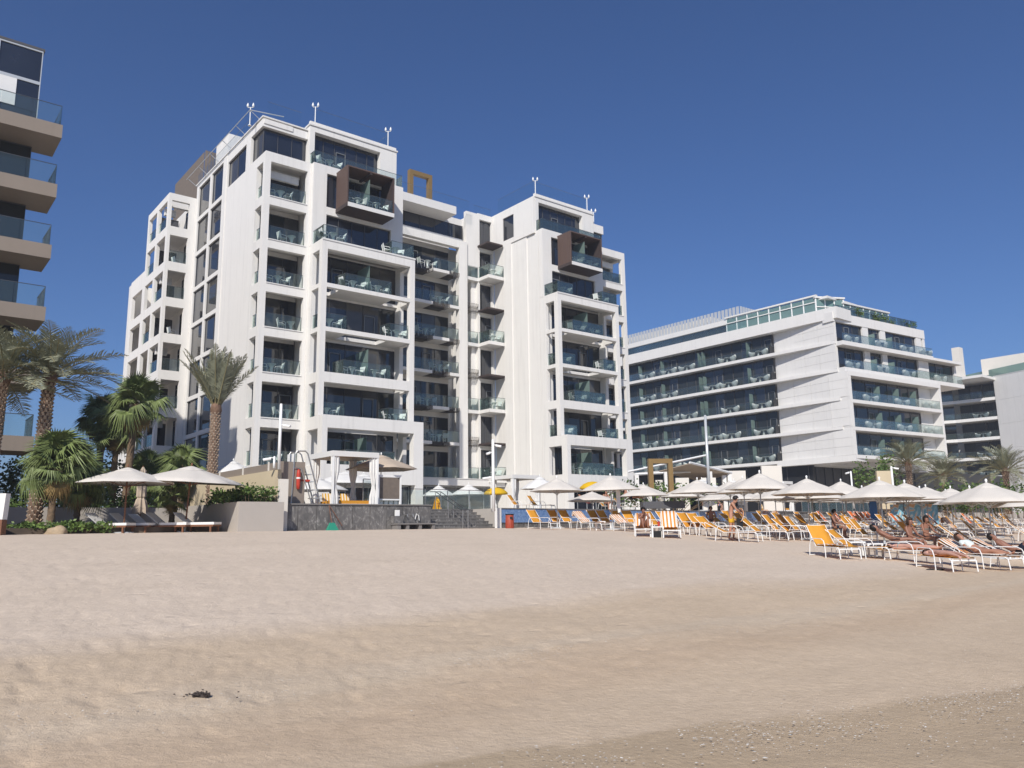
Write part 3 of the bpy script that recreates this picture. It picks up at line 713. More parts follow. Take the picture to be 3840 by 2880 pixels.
for i in (1, 3, 5, 7):
    f = F_[i]-.12
    cnp = MB(g); cnp.box(47.65, 49.85, 63.15, 63.23, f-.06, f+.10); cnp.box(47.65, 47.73, 63.24, 64.92, f-.06, f+.10)
    co = cnp.build('canopy', M['dbrown'], H)
    for k in range(11): gbox('slat', M['dbrown'], 47.74+k*.195, 47.74+k*.195+.10, 63.24, 64.92, f+.0, f+.16, parent=co)
    gbox('canopy_sheet', M['dbrown'], 47.74, 49.84, 63.24, 64.92, f-.05, f-.01, parent=co)
    if i < 7: grille(46.26, 47.68, F_[i]+.7, 64.93); grille(46.26, 47.68, F_[i]+.2, 64.93)
# cladding steps and window on the flank of the right tower
gbox('cladding', M['white'], 49.66, 49.857, 61.78, 63.05, 4.7, 29.15); gbox('cladding', M['white'], 49.76, 49.857, 59.4, 61.775, 4.7, 29.15)
b = MB(g); b.holed(side(49.66), 58.06, 64.9, 29.155, 33.0, [(61.3, 63.1, 29.68, 32.2)], .19); b.build('cladding', M['white'], H)
window(side(49.76), 61.3, 63.1, 29.68, 32.2, 1, bars=.08)
# rooftop
scr = thing_part('roof_screen')
for k in range(30):
    gbox('slat', M['screen'], 23.5, 23.56, 79.3+k*.33, 79.3+k*.33+.29, 33.5, 38.4, parent=scr)
for k in range(8): gbox('slat', M['screen'], 23.6+k*.33, 23.6+k*.33+.29, 79.2, 79.26, 33.5, 38.6, parent=scr)
gbox('roof_wall', M['white'], 24.5, 26.0, 75.0, 78.6, 33, 39.0)
gbox('plant_room', M['cream'], 44.5, 50.5, 74.5, 82, 32.4, 37.6); 
for k in range(10): gbox('roof_slat', M['screen'], 44.6+k*.3, 44.6+k*.3+.24, 71, 71.06, 32.4, 34.6)
railing([(21.8, 60.9), (21.8, 75)], 32.75, 1.0, glass='clear')
pr = MB(g); pr.tube([(20.9, 59.2, 33.3), (20.9, 75.5, 33.3)], .036, 6)
for k in range(6): pr.tube([(20.9, 59.2+k*3.2, 33.3), (21.8, 59.2+k*3.2, 32.7)], .03, 5)
pr.tube([(20.9, 59.2, 33.3), (23.5, 58.6, 33.3)], .036, 6); pr.build('cradle_rail', M['alu'], H)
railing([(34.2, 64.1), (46.0, 64.1)], 32.52, 1.05, glass='clear'); railing([(47.4, 65.2), (49.7, 65.2)], 32.9, 1.0, glass='clear')
railing([(50.1, 64.5), (50.1, 58.5), (57.6, 58.5)], 33.4, 1.5, glass='clear'); railing([(26, 58.6), (33.3, 58.6), (33.3, 66)], 33.4, 1.5, glass='clear')
railing([(22.1, 58.6), (25.0, 58.6)], 32.75, 1.4, glass='clear')
# roof lamps
lp = None
for (u, v, w, h), lab in zip([(26.15, 58.45, 33.42, 2.05), (33.1, 58.45, 33.42, 2.0), (20.98, 59.3, 32.0, 1.6), (50.3, 58.45, 33.42, 2.0), (57.6, 58.45, 33.42, 2.0), (58.7, 58.6, 32.12, 1.75)],
        ['twin roof lamp at the left corner of the taller left tower', 'twin roof lamp at the right corner of the left tower', 'twin roof lamp on the bracket at the far left of the roof',
         'twin roof lamp at the left corner of the right tower', 'twin roof lamp near the right end of the right tower roof', 'short twin roof lamp lowest on the right tower']):
    if lp is None:
        lp = thing('roof_lamp', lab, 'lamp', g(u, v, w), 'twin lamps on the hotel roof'); f = lambda x, y, z: (lp.location.x+x, lp.location.y+y, lp.location.z+z)
        b = MB(f); b.tube([(0,0,0),(0,0,1.6)], .042, 8); b.tube([(-.22,0,1.58),(.22,0,1.58)], .022, 6); b.build('pole', M['wmetal'], lp)
        for s in (-.22, .22):
            b = MB(f); b.lathe([(.0,1.58),(.06,1.62),(.10,1.72),(.08,1.82),(.02,1.98),(0,2.0)], 10, (s, 0)); b.build('lamp_head', M['wmetal'], lp, smooth=True)
        b = MB(f); b.lathe([(.0,0),(.14,0),(.14,.04),(.05,.06)], 10); b.build('base_plate', M['wmetal'], lp)
    else: dup(lp, g(u, v, w), 0, lab)
def goldframe(name, lab, fn, w, h, t, d, base):
    o = thing(name, lab, 'frame', fn(0, 0, base))
    for nm, q in (('upright', (0, t, 0, h)), ('upright', (w-t, w, 0, h)), ('top_rail', (t, w-t, h-t, h)), ('sill', (t, w-t, 0, t*.5))):
        b = MB(fn); b.box(q[0], q[1], 0, d, base+q[2], base+q[3]); b.build(nm, M['gold'], o)
    return o
goldframe('roof_photo_frame', 'upright bronze rectangular frame standing on the hotel roof', lambda a, d, w: g(40.1+a, 66.2+d, w), 2.7, 3.9, .42, .5, 32.45)
g0 = g
# ------------------------------------------------------------------ second hotel (right, farther)
B_ = thing('terraced_hotel', 'long low white hotel with stepped terraces and dark glazed balconies on the right', 'hotel', g(90.07, 48.1, TW))
FB = [7.93, 11.42, 14.92, 18.43, 21.92]
def pbox(T, m, name, *d, parent=None):
    b = MB(T); b.box(*d)
    if name == 'slab': b.mi[1] = 1; return b.build(name, [M[m], M['floor']], parent or B_)
    return b.build(name, M[m], parent or B_)
UB = 90.07
# left face: slabs, glazing, partitions
for i, f in enumerate(FB):
    pbox(g, 'white2', 'slab', UB, 93.4, 58.6, 112, f-.40, f-.01)
    pbox(g, 'white2', 'soffit_lit_plate', UB+.3, UB+1.0, 80.5, 82.5, f-.44, f-.405) if i else None  # no lamp: thin white plate standing in for a lit patch
    pbox(g, 'white2', 'soffit_step', UB+.1, UB+1.1, 72.0, 74.6, f-.46, f-.405); pbox(g, 'white2', 'soffit_step', UB+.1, UB+.9, 61.5, 63.6, f-.46, f-.405)  # plates added to imitate the lit rectangles under the slab
    top = f+3.05
    for k in range(7): window(side(91.15), 58.75+k*6.4, 58.75+(k+1)*6.4-.04, f, top, 4, door=k % 3, parent=B_, mats=('paneb', 'pane', 'paneb'))
    for v in (62.2, 69.6, 70.3, 77.2, 81.6, 88):
        b = MB(g); b.box(UB+.25, 91.1, v, v+.04, f, f+2.2); b.build('privacy_screen', M['frost'], B_)
    railing([(UB+.1, 58.7), (UB+.1, 111)], f+.01, 1.0, parent=B_, glass='rail2')
    # solid end wall with folded wedge panels
    t1 = FB[i+1]-.40 if i < 4 else 24.65
    nk = 4; vs0 = 48.2 if i < 3 else 49.45
    off = lambda v: 1.2*max(0, (v-49.7)/8.9)
    for k in range(nk):
        va, vb = vs0+(58.58-vs0)*k/nk, vs0+(58.58-vs0)*(k+1)/nk
        for j in range(3):
            wa, wb = f+(t1-f)*j/3, f+(t1-f)*(j+1)/3
            q = [(va+.012, wa+.01), (vb-.012, wa+.01), (vb-.012, wb-.01), (va+.012, wb-.01)]
            b = MB(g); b.hexa([(UB+off(v)+rw.uniform(-.004, .004), v, w) for v, w in q]+[(UB+off(v)+.12, v, w) for v, w in q]); b.build('wall_panel', M['white2'], B_)
    for v0_, v1_, th in ((vs0, 51.4, .45), (51.41, 58.58, 2.2)):
        q = [(v0_, f), (v1_, f), (v1_, t1), (v0_, t1)]; b = MB(g); b.hexa([(UB+off(v)+.125, v, w) for v, w in q]+[(UB+th, v, w) for v, w in q]); b.build('wall', M['white2'], B_)
    pbox(g, 'white2', 'ledge', UB-.02, UB+2.4, 49.4, 58.6, f-.40, f-.02) if i else pbox(g, 'white2', 'ledge', UB-.02, UB+2.4, 48.1, 58.6, f-.75, f-.02)
    pbox(g, 'char', 'end_screen', UB+.2, UB+2.2, 58.61, 58.66, f, f+1.05)
b = MB(g); b.box(UB-.05, UB+3.4, 48.9, 112, 24.66, 26.1); b.build('roof_parapet', M['white2'], B_)
b = MB(g); b.box(UB+2.4, UB+30, 60, 112, 6.9, 24.6); b.build('body', M['white2'], B_)
b = MB(g); b.box(UB+1.7, 118, 52.3, 59.9, 7.0, 24.6); b.build('body', M['white2'], B_)
pbox(g, 'char', 'base_wall', UB+1.3, 150, 54.5, 110, TW, 7.5)
for k in range(16): pbox(g, 'frame', 'base_mullion', UB+1.22, UB+1.29, 55+k*3, 55.1+k*3, TW, 7.45)
for k in range(14): pbox(g, 'frame', 'base_mullion', UB+2+k*2, UB+2.1+k*2, 54.42, 54.49, TW, 7.45)
# front face
A0 = Vector((90.07, 48.1)); A1 = Vector((109.6, 46.0)); DF = (A1-A0).normalized(); NF = Vector((-DF.y, DF.x)); LF = (A1-A0).length
def ff(s, d, w): q = A0+DF*s+NF*d; return g0(q.x, q.y, w)
def fwin(T, a0, a1, b0, b1, d0, n, parent, door=None, mats=('pane', 'paneb')):
    global g
    old = g; g = T
    try: window(lambda a, b, d: (a, d0+d, b), a0, a1, b0, b1, n, door=door, parent=parent, mats=mats)
    finally: g = old
for i, f in enumerate(FB[:3]):
    f = [7.93, 11.25, 14.55][i]
    pbox(ff, 'white2', 'slab', 0, LF, 0, 3.0, f-.42, f-.01)
    fwin(ff, .6, LF-3.2, f, f+2.75, 1.3, 7, B_, door=2, mats=('pane', 'paneb', 'panec'))
    railing([(.1, .1), (LF-.1, .1)], f, 1.05, parent=B_, T=ff, glass='rail2')
    pbox(ff, 'white2', 'end_wall', LF-.35, LF, .02, 3.0, f, f+2.9); pbox(ff, 'white2', 'wall', LF-3.1, LF-.36, 1.25, 1.6, f, f+2.9)
    pbox(ff, 'white2', 'end_wall', 0, .45, .02, 3.0, f, f+2.9)
    for s in (6.6, 10.6, 14.4):
        b = MB(ff); b.box(s, s+.04, .4, 1.25, f, f+2.1); b.build('privacy_screen', M['frost'], B_)
    pbox(ff, 'white2', 'soffit_step', .4, 2.4, .1, 1.6, f-.47, f-.425); pbox(ff, 'white2', 'soffit_step', 9.0, 12.6, .1, 1.0, f-.47, f-.425)  # lit patches of the front soffits, added as thin white plates
pbox(ff, 'white2', 'lintel', 0, LF, 0.0, 3.2, 17.42, 17.98)
C0 = Vector((90.2, 49.4)); C1 = Vector((109.4, 47.3)); D2 = (C1-C0).normalized(); N2 = Vector((-D2.y, D2.x)); L2 = (C1-C0).length
def fu(s, d, w): q = C0+D2*s+N2*d; return g0(q.x, q.y, w)
pbox(fu, 'white2', 'slab', 0, 26.3, -.9, 2.4, 17.99, 18.5)
pbox(fu, 'white2', 'slab', 0, L2, -.95, 2.4, 21.25, 21.76)
pbox(fu, 'white2', 'slab', L2+.01, 26.3, -.95, 2.4, 21.25, 21.6)
for k, (f, top) in enumerate(((18.52, 21.2), (21.78, 24.3))):
    sp = [(.25, 5.6), (6.75, 9.35), (10.4, 17.3)]+([(19.6, 25.8)] if k == 0 else [])
    for s0, s1 in sp: fwin(fu, s0, s1, f, top, .28, 3 if s1-s0 > 3 else 2, B_, door=1)
    e0 = [0, 5.6, 9.35, 17.3]+([25.8] if k == 0 else []); e1 = [.25, 6.75, 10.4, 18.4 if k else 19.6]+([26.3] if k == 0 else [])
    for a, b_ in zip(e0, e1): pbox(fu, 'white2', 'pier', a, b_, .0, .5, f, top)
    railing([(.1, -.88), (L2 if k else 26, -.88)], f, 1.0, parent=B_, T=fu, glass='rail2')
    for s in (6.7, 10.4):
        b = MB(fu); b.box(s, s+.04, -.85, .25, f, f+1.6); b.build('privacy_screen', M['frost'], B_)
pbox(fu, 'white2', 'parapet', -.3, L2, -.05, 1.4, 24.32, 25.5)
pbox(fu, 'white2', 'end_wall', L2-.5, L2, 0.01, 5, 21.76, 24.3)
pbox(fu, 'white2', 'side_wall', 0, .22, .02, 9, 18.5, 24.3)
# roof pavilion, green glass with white posts
pav = bpy.data.objects.new('roof_pavilion', None); COL.objects.link(pav); pav.parent = B_
def run(p, q, n, w0, w1):
    p, q = Vector(p), Vector(q); d = (q-p).normalized(); L = (q-p).length; nn = Vector((-d.y, d.x))
    T = lambda s, o, w: g(*(p+d*s+nn*o), w)
    for i in range(n+1): pbox(T, 'wmetal', 'post', i*L/n-.07, i*L/n+.07, -.07, .07, w0, w1, parent=pav)
    for i in range(n): pbox(T, 'gpav', 'pane', i*L/n+.08, (i+1)*L/n-.08, -.02, .02, w0, w1-.1, parent=pav)
    pbox(T, 'white2', 'top_rail', -.2, L+.2, -.2, .2, w1, w1+.2, parent=pav); pbox(T, 'white2', 'mid_rail', 0, L, -.14, -.121, w0+1.5, w0+1.62, parent=pav)
run((91.6, 66), (91.6, 52.4), 8, 26.1, 28.4); run((91.6, 52.4), (95.0, 50.6), 3, 25.5, 28.2); run((95.0, 50.6), (104.6, 49.6), 7, 25.5, 27.6)
pbox(g, 'white2', 'pavilion_roof', 92, 105, 51, 66, 28.0, 28.3)
railing([(91.4, 50.0), (109, 48.0)], 25.5, 1.3, parent=B_)
# far part of the roof, dark glazing and louvred screen
for k in range(22): pbox(g, 'paneb', 'roof_pane', 92.0, 92.1, 66.2+k*2, 68.1+k*2, 26.1, 27.6)
pbox(g, 'white2', 'roof_fascia', 91.6, 95, 66, 112, 27.61, 28.3)
sc_ = bpy.data.objects.new('roof_screen', None); COL.objects.link(sc_); sc_.parent = B_
for k in range(60): pbox(g, 'alu', 'louvre', 92.6, 92.7, 64.6+k*.62, 64.6+k*.62+.42, 28.35, 30.1, parent=sc_)
for k in range(10): pbox(g, 'alu', 'louvre', 92.8+k*.62, 92.8+k*.62+.42, 64.4, 64.5, 28.35, 30.1, parent=sc_)
pbox(g, 'cream', 'plant_room', 93.5, 104, 70, 108, 28.31, 29.9)
railing([(UB+.2, 62), (UB+.2, 112)], 26.1, 1.0, parent=B_)
# recessed curved facade and far wing
Q = [Vector((153.5, 66.5)), Vector((154.9, 63.0)), Vector((155.3, 59.0)), Vector((155.5, 56.2))]
for i, f in enumerate([4.4, 7.93, 11.35, 14.85, 18.4, 21.9]):
    for p, q in zip(Q, Q[1:]):
        d = (q-p).normalized(); L = (q-p).length; nn = Vector((-d.y, d.x))
        T = lambda s, o, w, p=p, d=d, nn=nn: g0(*(p+d*s+nn*o), w)
        pbox(T, 'white2', 'slab', 0, L, -.05, 4.5, f-.55, f-.01)
        fwin(T, .05, L-.05, f, f+2.9, 3.2, 2, B_, mats=('pane', 'paneb'))
        railing([(.05, .05), (L-.05, .05)], f, 1.0, parent=B_, T=T)
    pbox(g, 'white2', 'wall', 150.6, 154.0, 66.6, 68.5, f-.5, f+3.4)
pbox(g, 'white2', 'body', 159.5, 175, 50, 75, TW, 24.8); pbox(g, 'white2', 'parapet', 150, 160, 55.8, 75, 24.85, 25.3)
W1 = Vector((155.5, 56.15)); WD = Vector((-.35, -.94)).normalized(); WN = Vector((-WD.y, WD.x))
def fw_(s, d, w): q = W1+WD*s+WN*d; return g0(q.x, q.y, w)
k = 0
for s in range(0, 40, 5):
    for j in range(5):
        pbox(fw_, 'white2', 'wall_panel', s+.01, s+4.99, 0, .3, 4+j*4.3+.01, 4+(j+1)*4.3-.01)
pbox(fw_, 'white2', 'body', 0, 40, .31, 14, TW, 25.3)
pbox(fw_, 'frost', 'glass_parapet', -8, 40, .2, .26, 25.5, 26.9); pbox(fw_, 'white2', 'coping', 0, 40, -.05, .4, 25.48, 25.56)
pbox(fw_, 'white2', 'roof_block', -6, 10, 5, 9, 25.6, 28.6); pbox(g, 'cream', 'plant_room', 150, 158, 62, 74, 25.4, 28.6); pbox(g, 'cream', 'vent_stack', 151, 152.6, 59.5, 60.8, 25.4, 31.0)
pbox(g, 'cream', 'plant_room', 156, 176, 44, 58, 26, 29)
# ------------------------------------------------------------------ tan building at the left
Cb = thing('tan_building', 'tan apartment building with cantilevered balconies cut by the left edge', 'building', g(3, 48.06, 0))
VC = 48.06
for i, f in enumerate([22.6, 19.07, 15.55, 12.05, 8.55, 5.05]):
    ue = 6.5
    b = MB(g); b.box(-14, ue, VC, VC+2.9, f-.80, f-.02); b.build('slab', M['tan'], Cb)
    railing([(-13.9, VC+.1), (ue-.1, VC+.1), (ue-.1, VC+2.8)], f, 1.12, parent=Cb)
    gw = 5.35
    if i > 0:
        window(front(VC+2.2), -13, gw, f, f+2.72, 12, parent=Cb, mats=('paneb', 'pane')); gbox('wall', M['tan'], -13.9, gw-.05, VC+2.4, VC+3.0, f, f+2.7, parent=Cb)
window(front(VC+.9), -13.5, 5.33, 22.6, 25.1, 9, parent=Cb, mats=('pane',), fr='alu', bars=.09, door=7); window(front(VC+.9), -13.5, 5.33, 25.1, 27.1, 9, parent=Cb, mats=('pane',), fr='alu', bars=.09)
gbox('wall', M['char'], -13.5, 5.28, VC+1.1, VC+18, 22.6, 27.1, parent=Cb); gbox('roof_edge', M['frame'], -13.6, 5.4, VC+.85, VC+3, 27.11, 27.25, parent=Cb)
gbox('curtain', M['wcush'], 3.05, 4.2, VC+.86, VC+.88, 23.4, 25.0, parent=Cb)
gbox('wall', M['tan'], -13.5, 5.2, VC+3.0, VC+18, TW, 22.6, parent=Cb)
# distant blocks closing the gaps behind the trees
far = thing('distant_block', 'pale low building glimpsed behind the palms at the left', 'building', g(-30, 110, TW))
b = MB(g); b.box(-60, 8, 110, 125, .5, 7); b.build('wall', M['white2'], far)
# ------------------------------------------------------------------ plants
rp = random.Random(11)
def frond_mesh(name, L, droop, rise, width, npair, mt, seed, dry=False):
    """pinnate palm frond along +x"""
    r = random.Random(seed); b = MB(); pts = []
    for i in range(11):
        t = i/10; pts.append((L*t*(1-.12*t*droop), 0, rise*L*t-droop*L*t*t*.62))
    b.tube(pts, [.030*(1-.8*i/10)+.004 for i in range(11)], 4, 1)
    def P(t):
        x = t*10; i = min(9, int(x)); q = x-i; return Vector(pts[i])*(1-q)+Vector(pts[i+1])*q, (Vector(pts[i+1])-Vector(pts[i])).normalized()
    for k in range(npair):
        t = .16+.83*k/(npair-1); p, d = P(t); prof = sin(pi*min(1, .15+t*.86))**.6
        for s in (-1, 1):
            le = width*prof*r.uniform(.85, 1.1); up = Vector((0, 0, 1)); sd = Vector((0, s, 0))
            dr = (d*r.uniform(.55, .8)+sd*r.uniform(.7, .95)+up*r.uniform(.05, .45)).normalized()
            sag = Vector((0, 0, -le*r.uniform(.05, .28)))
            w = .016+.009*prof; nn = d.cross(dr).normalized(); wd = dr.cross(nn).normalized()*w
            a = p; m_ = p+dr*le*.55+sag*.25; e = p+dr*le+sag
            b.add([tuple(a-wd*.5), tuple(a+wd*.5), tuple(m_+wd), tuple(m_-wd), tuple(e)], [(0,1,2,3), (3,2,4)])
    o = b.build(name, [mt, M['palmstem']]); me = o.data; ORG.pop(o.name, None); bpy.data.objects.remove(o); return me
FR = [frond_mesh('frond', 3.0, d, ri, .62, 32, M['palmleaf'], i) for i, (d, ri) in enumerate([(.85, .35), (.6, .25), (1.1, .45), (.35, .1)])]
FRS = [frond_mesh('frond', 3.0, .12, .02, .50, 44, M['palmleaf'], 20), frond_mesh('frond', 3.0, .35, .03, .52, 44, M['palmleaf'], 21)]
def put(me, name, parent, loc, rot, s=1.0):
    o = bpy.data.objects.new(name, me); COL.objects.link(o); o.parent = parent; o.location = loc; o.rotation_euler = rot; o.scale = (s, s, s) if not isinstance(s, tuple) else s; return o
def scaled_trunk(root, pts, r0, r1, ring=.17, n=9, scale_mat='bark2'):
    f = lambda x, y, z: (root.location.x+x, root.location.y+y, root.location.z+z)
    b = MB(f); b.tube(pts, [r0+(r1-r0)*i/(len(pts)-1) for i in range(len(pts))], 12); tr = b.build('trunk', M['bark'], root, smooth=True)
    sb = MB(f); L = sum((Vector(q)-Vector(p)).length for p, q in zip(pts, pts[1:])); k = int(L/ring)
    for i in range(k):
        t = (i+.5)/k; x = t*(len(pts)-1); j = min(len(pts)-2, int(x)); q = x-j; c = Vector(pts[j])*(1-q)+Vector(pts[j+1])*q; rad = r0+(r1-r0)*t
        for a_ in range(n):
            a = 2*pi*(a_+.5*(i % 2))/n; ca, sa = cos(a), sin(a); tx, ty = -sa, ca; h = ring*.62; w = 2*pi*rad/n*.40*rp.uniform(.85, 1.1); o = rad+.012; e = rad+.075*rp.uniform(.7, 1.3)
            P_ = lambda rr, tt, z: (c.x+ca*rr+tx*tt, c.y+sa*rr+ty*tt, c.z+z)
            sb.add([P_(o-.03,-w,-h), P_(o-.03,w,-h), P_(e,w*.8,h*.35), P_(e,-w*.8,h*.35), P_(rad-.02,0,h)], [(0,1,2,3), (3,2,4), (0,3,4), (1,4,2)])
    o = sb.build('leaf_base', M[scale_mat], tr); o['kind'] = 'stuff'
    return tr
def date_palm(lab, loc, pts, r0, r1, n, L=3.0, up=False, seed=1, lean=0, group=None):
    r = random.Random(seed)
    root = thing('date_palm', lab, 'palm tree', loc, group); scaled_trunk(root, pts, r0, r1)
    top = Vector(pts[-1])
    f = lambda x, y, z: (root.location.x+x, root.location.y+y, root.location.z+z)
    b = MB(f); b.lathe([(r1*.95, top.z-.35), (r1*1.45, top.z-.05), (r1*1.2, top.z+.3), (.05, top.z+.55)], 10, (top.x, top.y)); b.build('crown_base', M['bark'], root, smooth=True)
    for i in range(n):
        az = 2.399963*i+r.uniform(-.2, .2); t = (i+.5)/n
        if up: el = radians(88-29*t+r.uniform(-4, 4)); me = r.choice(FRS)
        else: el = radians(82-98*t**.9+r.uniform(-7, 7)); me = FR[0] if t < .4 else r.choice(FR)
        s = L/3.0*r.uniform(.85, 1.1)*(1 if t > .15 else .8)
        put(me, 'frond', root, (top.x+.1*cos(az), top.y+.1*sin(az), top.z+.12-.1*t), (r.uniform(-.3, .3), -el, az), s)
    return root
def fan_mesh(seed, mt, rad=.85, pet=.9, droop=.25, nseg=38):
    r = random.Random(seed); b = MB()
    b.tube([(0,0,0), (pet*.5,0,.03), (pet,0,0)], [.02, .015, .010], 4, 1)
    for k in range(nseg):
        a = radians(-142+284*k/(nseg-1)); le = rad*(.72+.28*cos(a*.55))*r.uniform(.93, 1.05); w = .5*rad*radians(284/nseg)*.75
        d = Vector((cos(a), sin(a), .10*cos(a)))
        t = Vector((-sin(a), cos(a), 0)); base = Vector((pet, 0, 0)); mid = base+d*le*.58; tip = base+d*le+Vector((0,0,-le*droop*r.uniform(.6, 2.2)))
        z = Vector((0,0,.02))
        b.add([tuple(base), tuple(mid-t*w-z), tuple(mid+z*.8), tuple(mid+t*w-z), tuple(tip)], [(0,1,2), (0,2,3), (1,4,2), (2,4,3)])
    o = b.build('fan_leaf', [mt, M['palmstem']]); me = o.data; ORG.pop(o.name, None); bpy.data.objects.remove(o); return me
FAN = [fan_mesh(i, M['fanleaf'], droop=d) for i, d in enumerate((.2, .4, .65))]; FAND = fan_mesh(9, M['fandry'], droop=.7)
def fan_palm(lab, loc, h, r0, n, R=1.0, seed=1, skirt=6, lean=(0, 0), group=None, scaly=False):
    r = random.Random(seed); root = thing('fan_palm', lab, 'palm tree', loc, group)
    pts = [(lean[0]*t*t, lean[1]*t*t, h*t) for t in (0, .25, .5, .75, 1)]
    if scaly: scaled_trunk(root, pts, r0, r0*.85, .2, 8)
    else:
        f = lambda x, y, z: (root.location.x+x, root.location.y+y, root.location.z+z)
        b = MB(f); q = []; 
        for i in range(25): t = i/24; q.append((lean[0]*t*t, lean[1]*t*t, h*t))
        b.tube(q, [r0*(1.05-.2*i/24)*r.uniform(.88, 1.12) for i in range(25)], 10); b.build('trunk', M['barkd'], root, smooth=True)
    for i in range(n+skirt):
        dry = i >= n; t = i/max(1, n-1) if not dry else 1.1
        az = 2.399963*i+r.uniform(-.3, .3); el = radians(80-115*min(t, 1)**1.0+r.uniform(-9, 9)) if not dry else radians(r.uniform(-80, -48))
        put(FAND if dry else r.choice(FAN), 'fan_leaf', root, (lean[0], lean[1], h+.1-.25*min(1, t)), (r.uniform(-.5, .5), -el, az), R*r.uniform(.72, 1.14)*(.8 if dry else 1))
    return root
Z0 = .95+EYE
def gp(px, Y, z=None): x, y = at(px, Y); return (x, y, gz(x, y) if z is None else z)
p = gp(122, 36, .2+EYE)
date_palm('tall date palm with a leaning scaly trunk beside the tan building', p, [(0,0,-.4), (.03,0,1.5), (.06,0,3.3), (.08,0,5.0), (.10,.05,6.8)], .28, .23, 46, 3.4, seed=4)
p = gp(-62, 35, .2+EYE)
date_palm('date palm at the extreme left cut by the frame', p, [(0,0,-.4), (.02,0,2.2), (.05,0,4.4), (.15,0,6.6)], .26, .22, 44, 3.3, seed=9)
p = gp(783, 45.5, .9+EYE)
date_palm('date palm with tied upright fronds before the white side wall', p, [(0,0,-.9), (.0,0,2.0), (.02,0,4.0), (.04,0,6.0)],   .245, .235, 36, 3.6, up=True, seed=6)
for px, Y, zt, n, sd, lab in [(3425, 76, 5.4, 40, 31, 'date palm nearest the white hotel front, left of the right-hand palms'), (3555, 78, 4.2, 36, 32, 'lower date palm in the middle of the right-hand palms'), (3790, 72, 4.3, 38, 33, 'date palm at the far right below the blank white wall'), (3335, 80, 3.0, 26, 34, 'small date palm beside the beige block on the right')]:
    date_palm(lab, gp(px, Y, 1.1+EYE), [(0,0,-.5), (0,0,zt*.35), (.05,0,zt*.7), (.05,0,zt-1.1)], .26, .22, n, 3.3, seed=sd, group='date palms in front of the right hotel')
# fan palms on the left
fan_palm('bushy green fan palm nearest the beach, left of the parasols', gp(185, 33.5, .05+EYE), 2.75, .15, 46, .92, seed=2, skirt=9)
fan_palm('low fan palm trunk tucked behind the bushy fan palm', gp(282, 36, .2+EYE), 2.1, .14, 26, .85, seed=3, skirt=6)
fan_palm('tall bright fan palm before the open balconies of the white hotel', gp(462, 46, .9+EYE), 6.5, .22, 40, 1.08, seed=5, skirt=10, lean=(.25, 0))
fan_palm('dark fan palm left of the bright fan palm', gp(352, 52, .9+EYE), 6.5, .24, 38, 1.1, seed=7, skirt=6)
fan_palm('fan palm half hidden behind the tall bright fan palm', gp(410, 49, .9+EYE), 5.4, .2, 30, 1.0, seed=8, skirt=8)
fan_palm('low spreading fan palm left of the tied date palm', gp(670, 47.5, .9+EYE), 2.6, .16, 30, 1.0, seed=10, skirt=2)
fan_palm('low dark fan palm below the bright fan palm', gp(540, 50, .9+EYE), 2.7, .16, 30, .95, seed=12, skirt=3)
fan_palm('small leaning palm between the two teak parasols', gp(640, 38.2, -.05+EYE), 1.75, .14, 12, .62, seed=13, skirt=3, lean=(.03, 0))
def shrub(name, lab, loc, rx, ry, h, n, ls=.14, light=.3, seed=1, group=None, cat='shrub'):
    r = random.Random(seed); root = thing(name, lab, cat, loc, group)
    f = lambda x, y, z: (loc[0]+x, loc[1]+y, loc[2]+z)
    st = MB(f); lf = MB(f)
    cl = [(r.uniform(-rx, rx), r.uniform(-ry, ry), h*r.uniform(.35, .95)) for _ in range(max(4, n//45))]
    for c in cl: st.tube([(c[0]*.4, c[1]*.4, -.1), (c[0]*.8, c[1]*.8, c[2]*.6), c], [.02, .014, .006], 4)
    for i in range(n):
        c = r.choice(cl); p = Vector((c[0]+r.gauss(0, .22*rx**.5), c[1]+r.gauss(0, .2*ry**.5), max(.03, c[2]+r.gauss(0, .16*h))))
        d = Vector((r.uniform(-1, 1), r.uniform(-1, 1), r.uniform(-.3, .8))).normalized(); t = d.cross(Vector((r.uniform(-1, 1), r.uniform(-1, 1), r.uniform(-1, 1)))).normalized(); s = ls*r.uniform(.6, 1.25); w = s*.32
        lf.add([tuple(p), tuple(p+d*s*.45+t*w), tuple(p+d*s), tuple(p+d*s*.45-t*w)], [(0,1,2,3)], 1 if r.random() < light else 0)
    st.build('stem', M['barkd'], root); o = lf.build('foliage', [M['leaf'], M['leafl']], root); return root
for i, (u, v) in enumerate([(13.7, 36.5), (14.4, 36.7), (13.4, 37.6), (14.3, 38.4), (13.5, 39.6), (14.2, 41)]):
    shrub('leafy_shrub', ['glossy shrub at the front corner of the grey planter', 'glossy shrub beside the dark stone wall in the grey planter', 'dark shrub just behind the planter corner', 'shrub against the beige wall in the planter', 'shrub midway back along the planter', 'shrub at the back of the long planter'][i],
          g(u, v, 1.1), .5, .45, .8, 420, .17, .35, seed=40+i, group='shrubs in the grey planter')
for i, u in enumerate([-8, -5.5, -3, -.8, 1.6, 3.8, 6, 8.4, 10.6]):
    shrub('hedge_shrub', ['hedge shrub furthest left behind the loungers', 'hedge shrub behind the bushy fan palm', 'hedge shrub right of the bushy fan palm trunk', 'hedge shrub left of the first teak parasol', 'hedge shrub behind the first teak parasol pole', 'hedge shrub behind the closed parasol', 'hedge shrub between the two teak parasols', 'hedge shrub behind the second teak parasol', 'hedge shrub nearest the grey planter corner'][i],
          g(u, 43.6+.3*(i % 2), .85), 1.0, .5, 1.0 if i > 2 else 1.6, 520, .2, .2, seed=60+i, group='hedge behind the teak loungers')
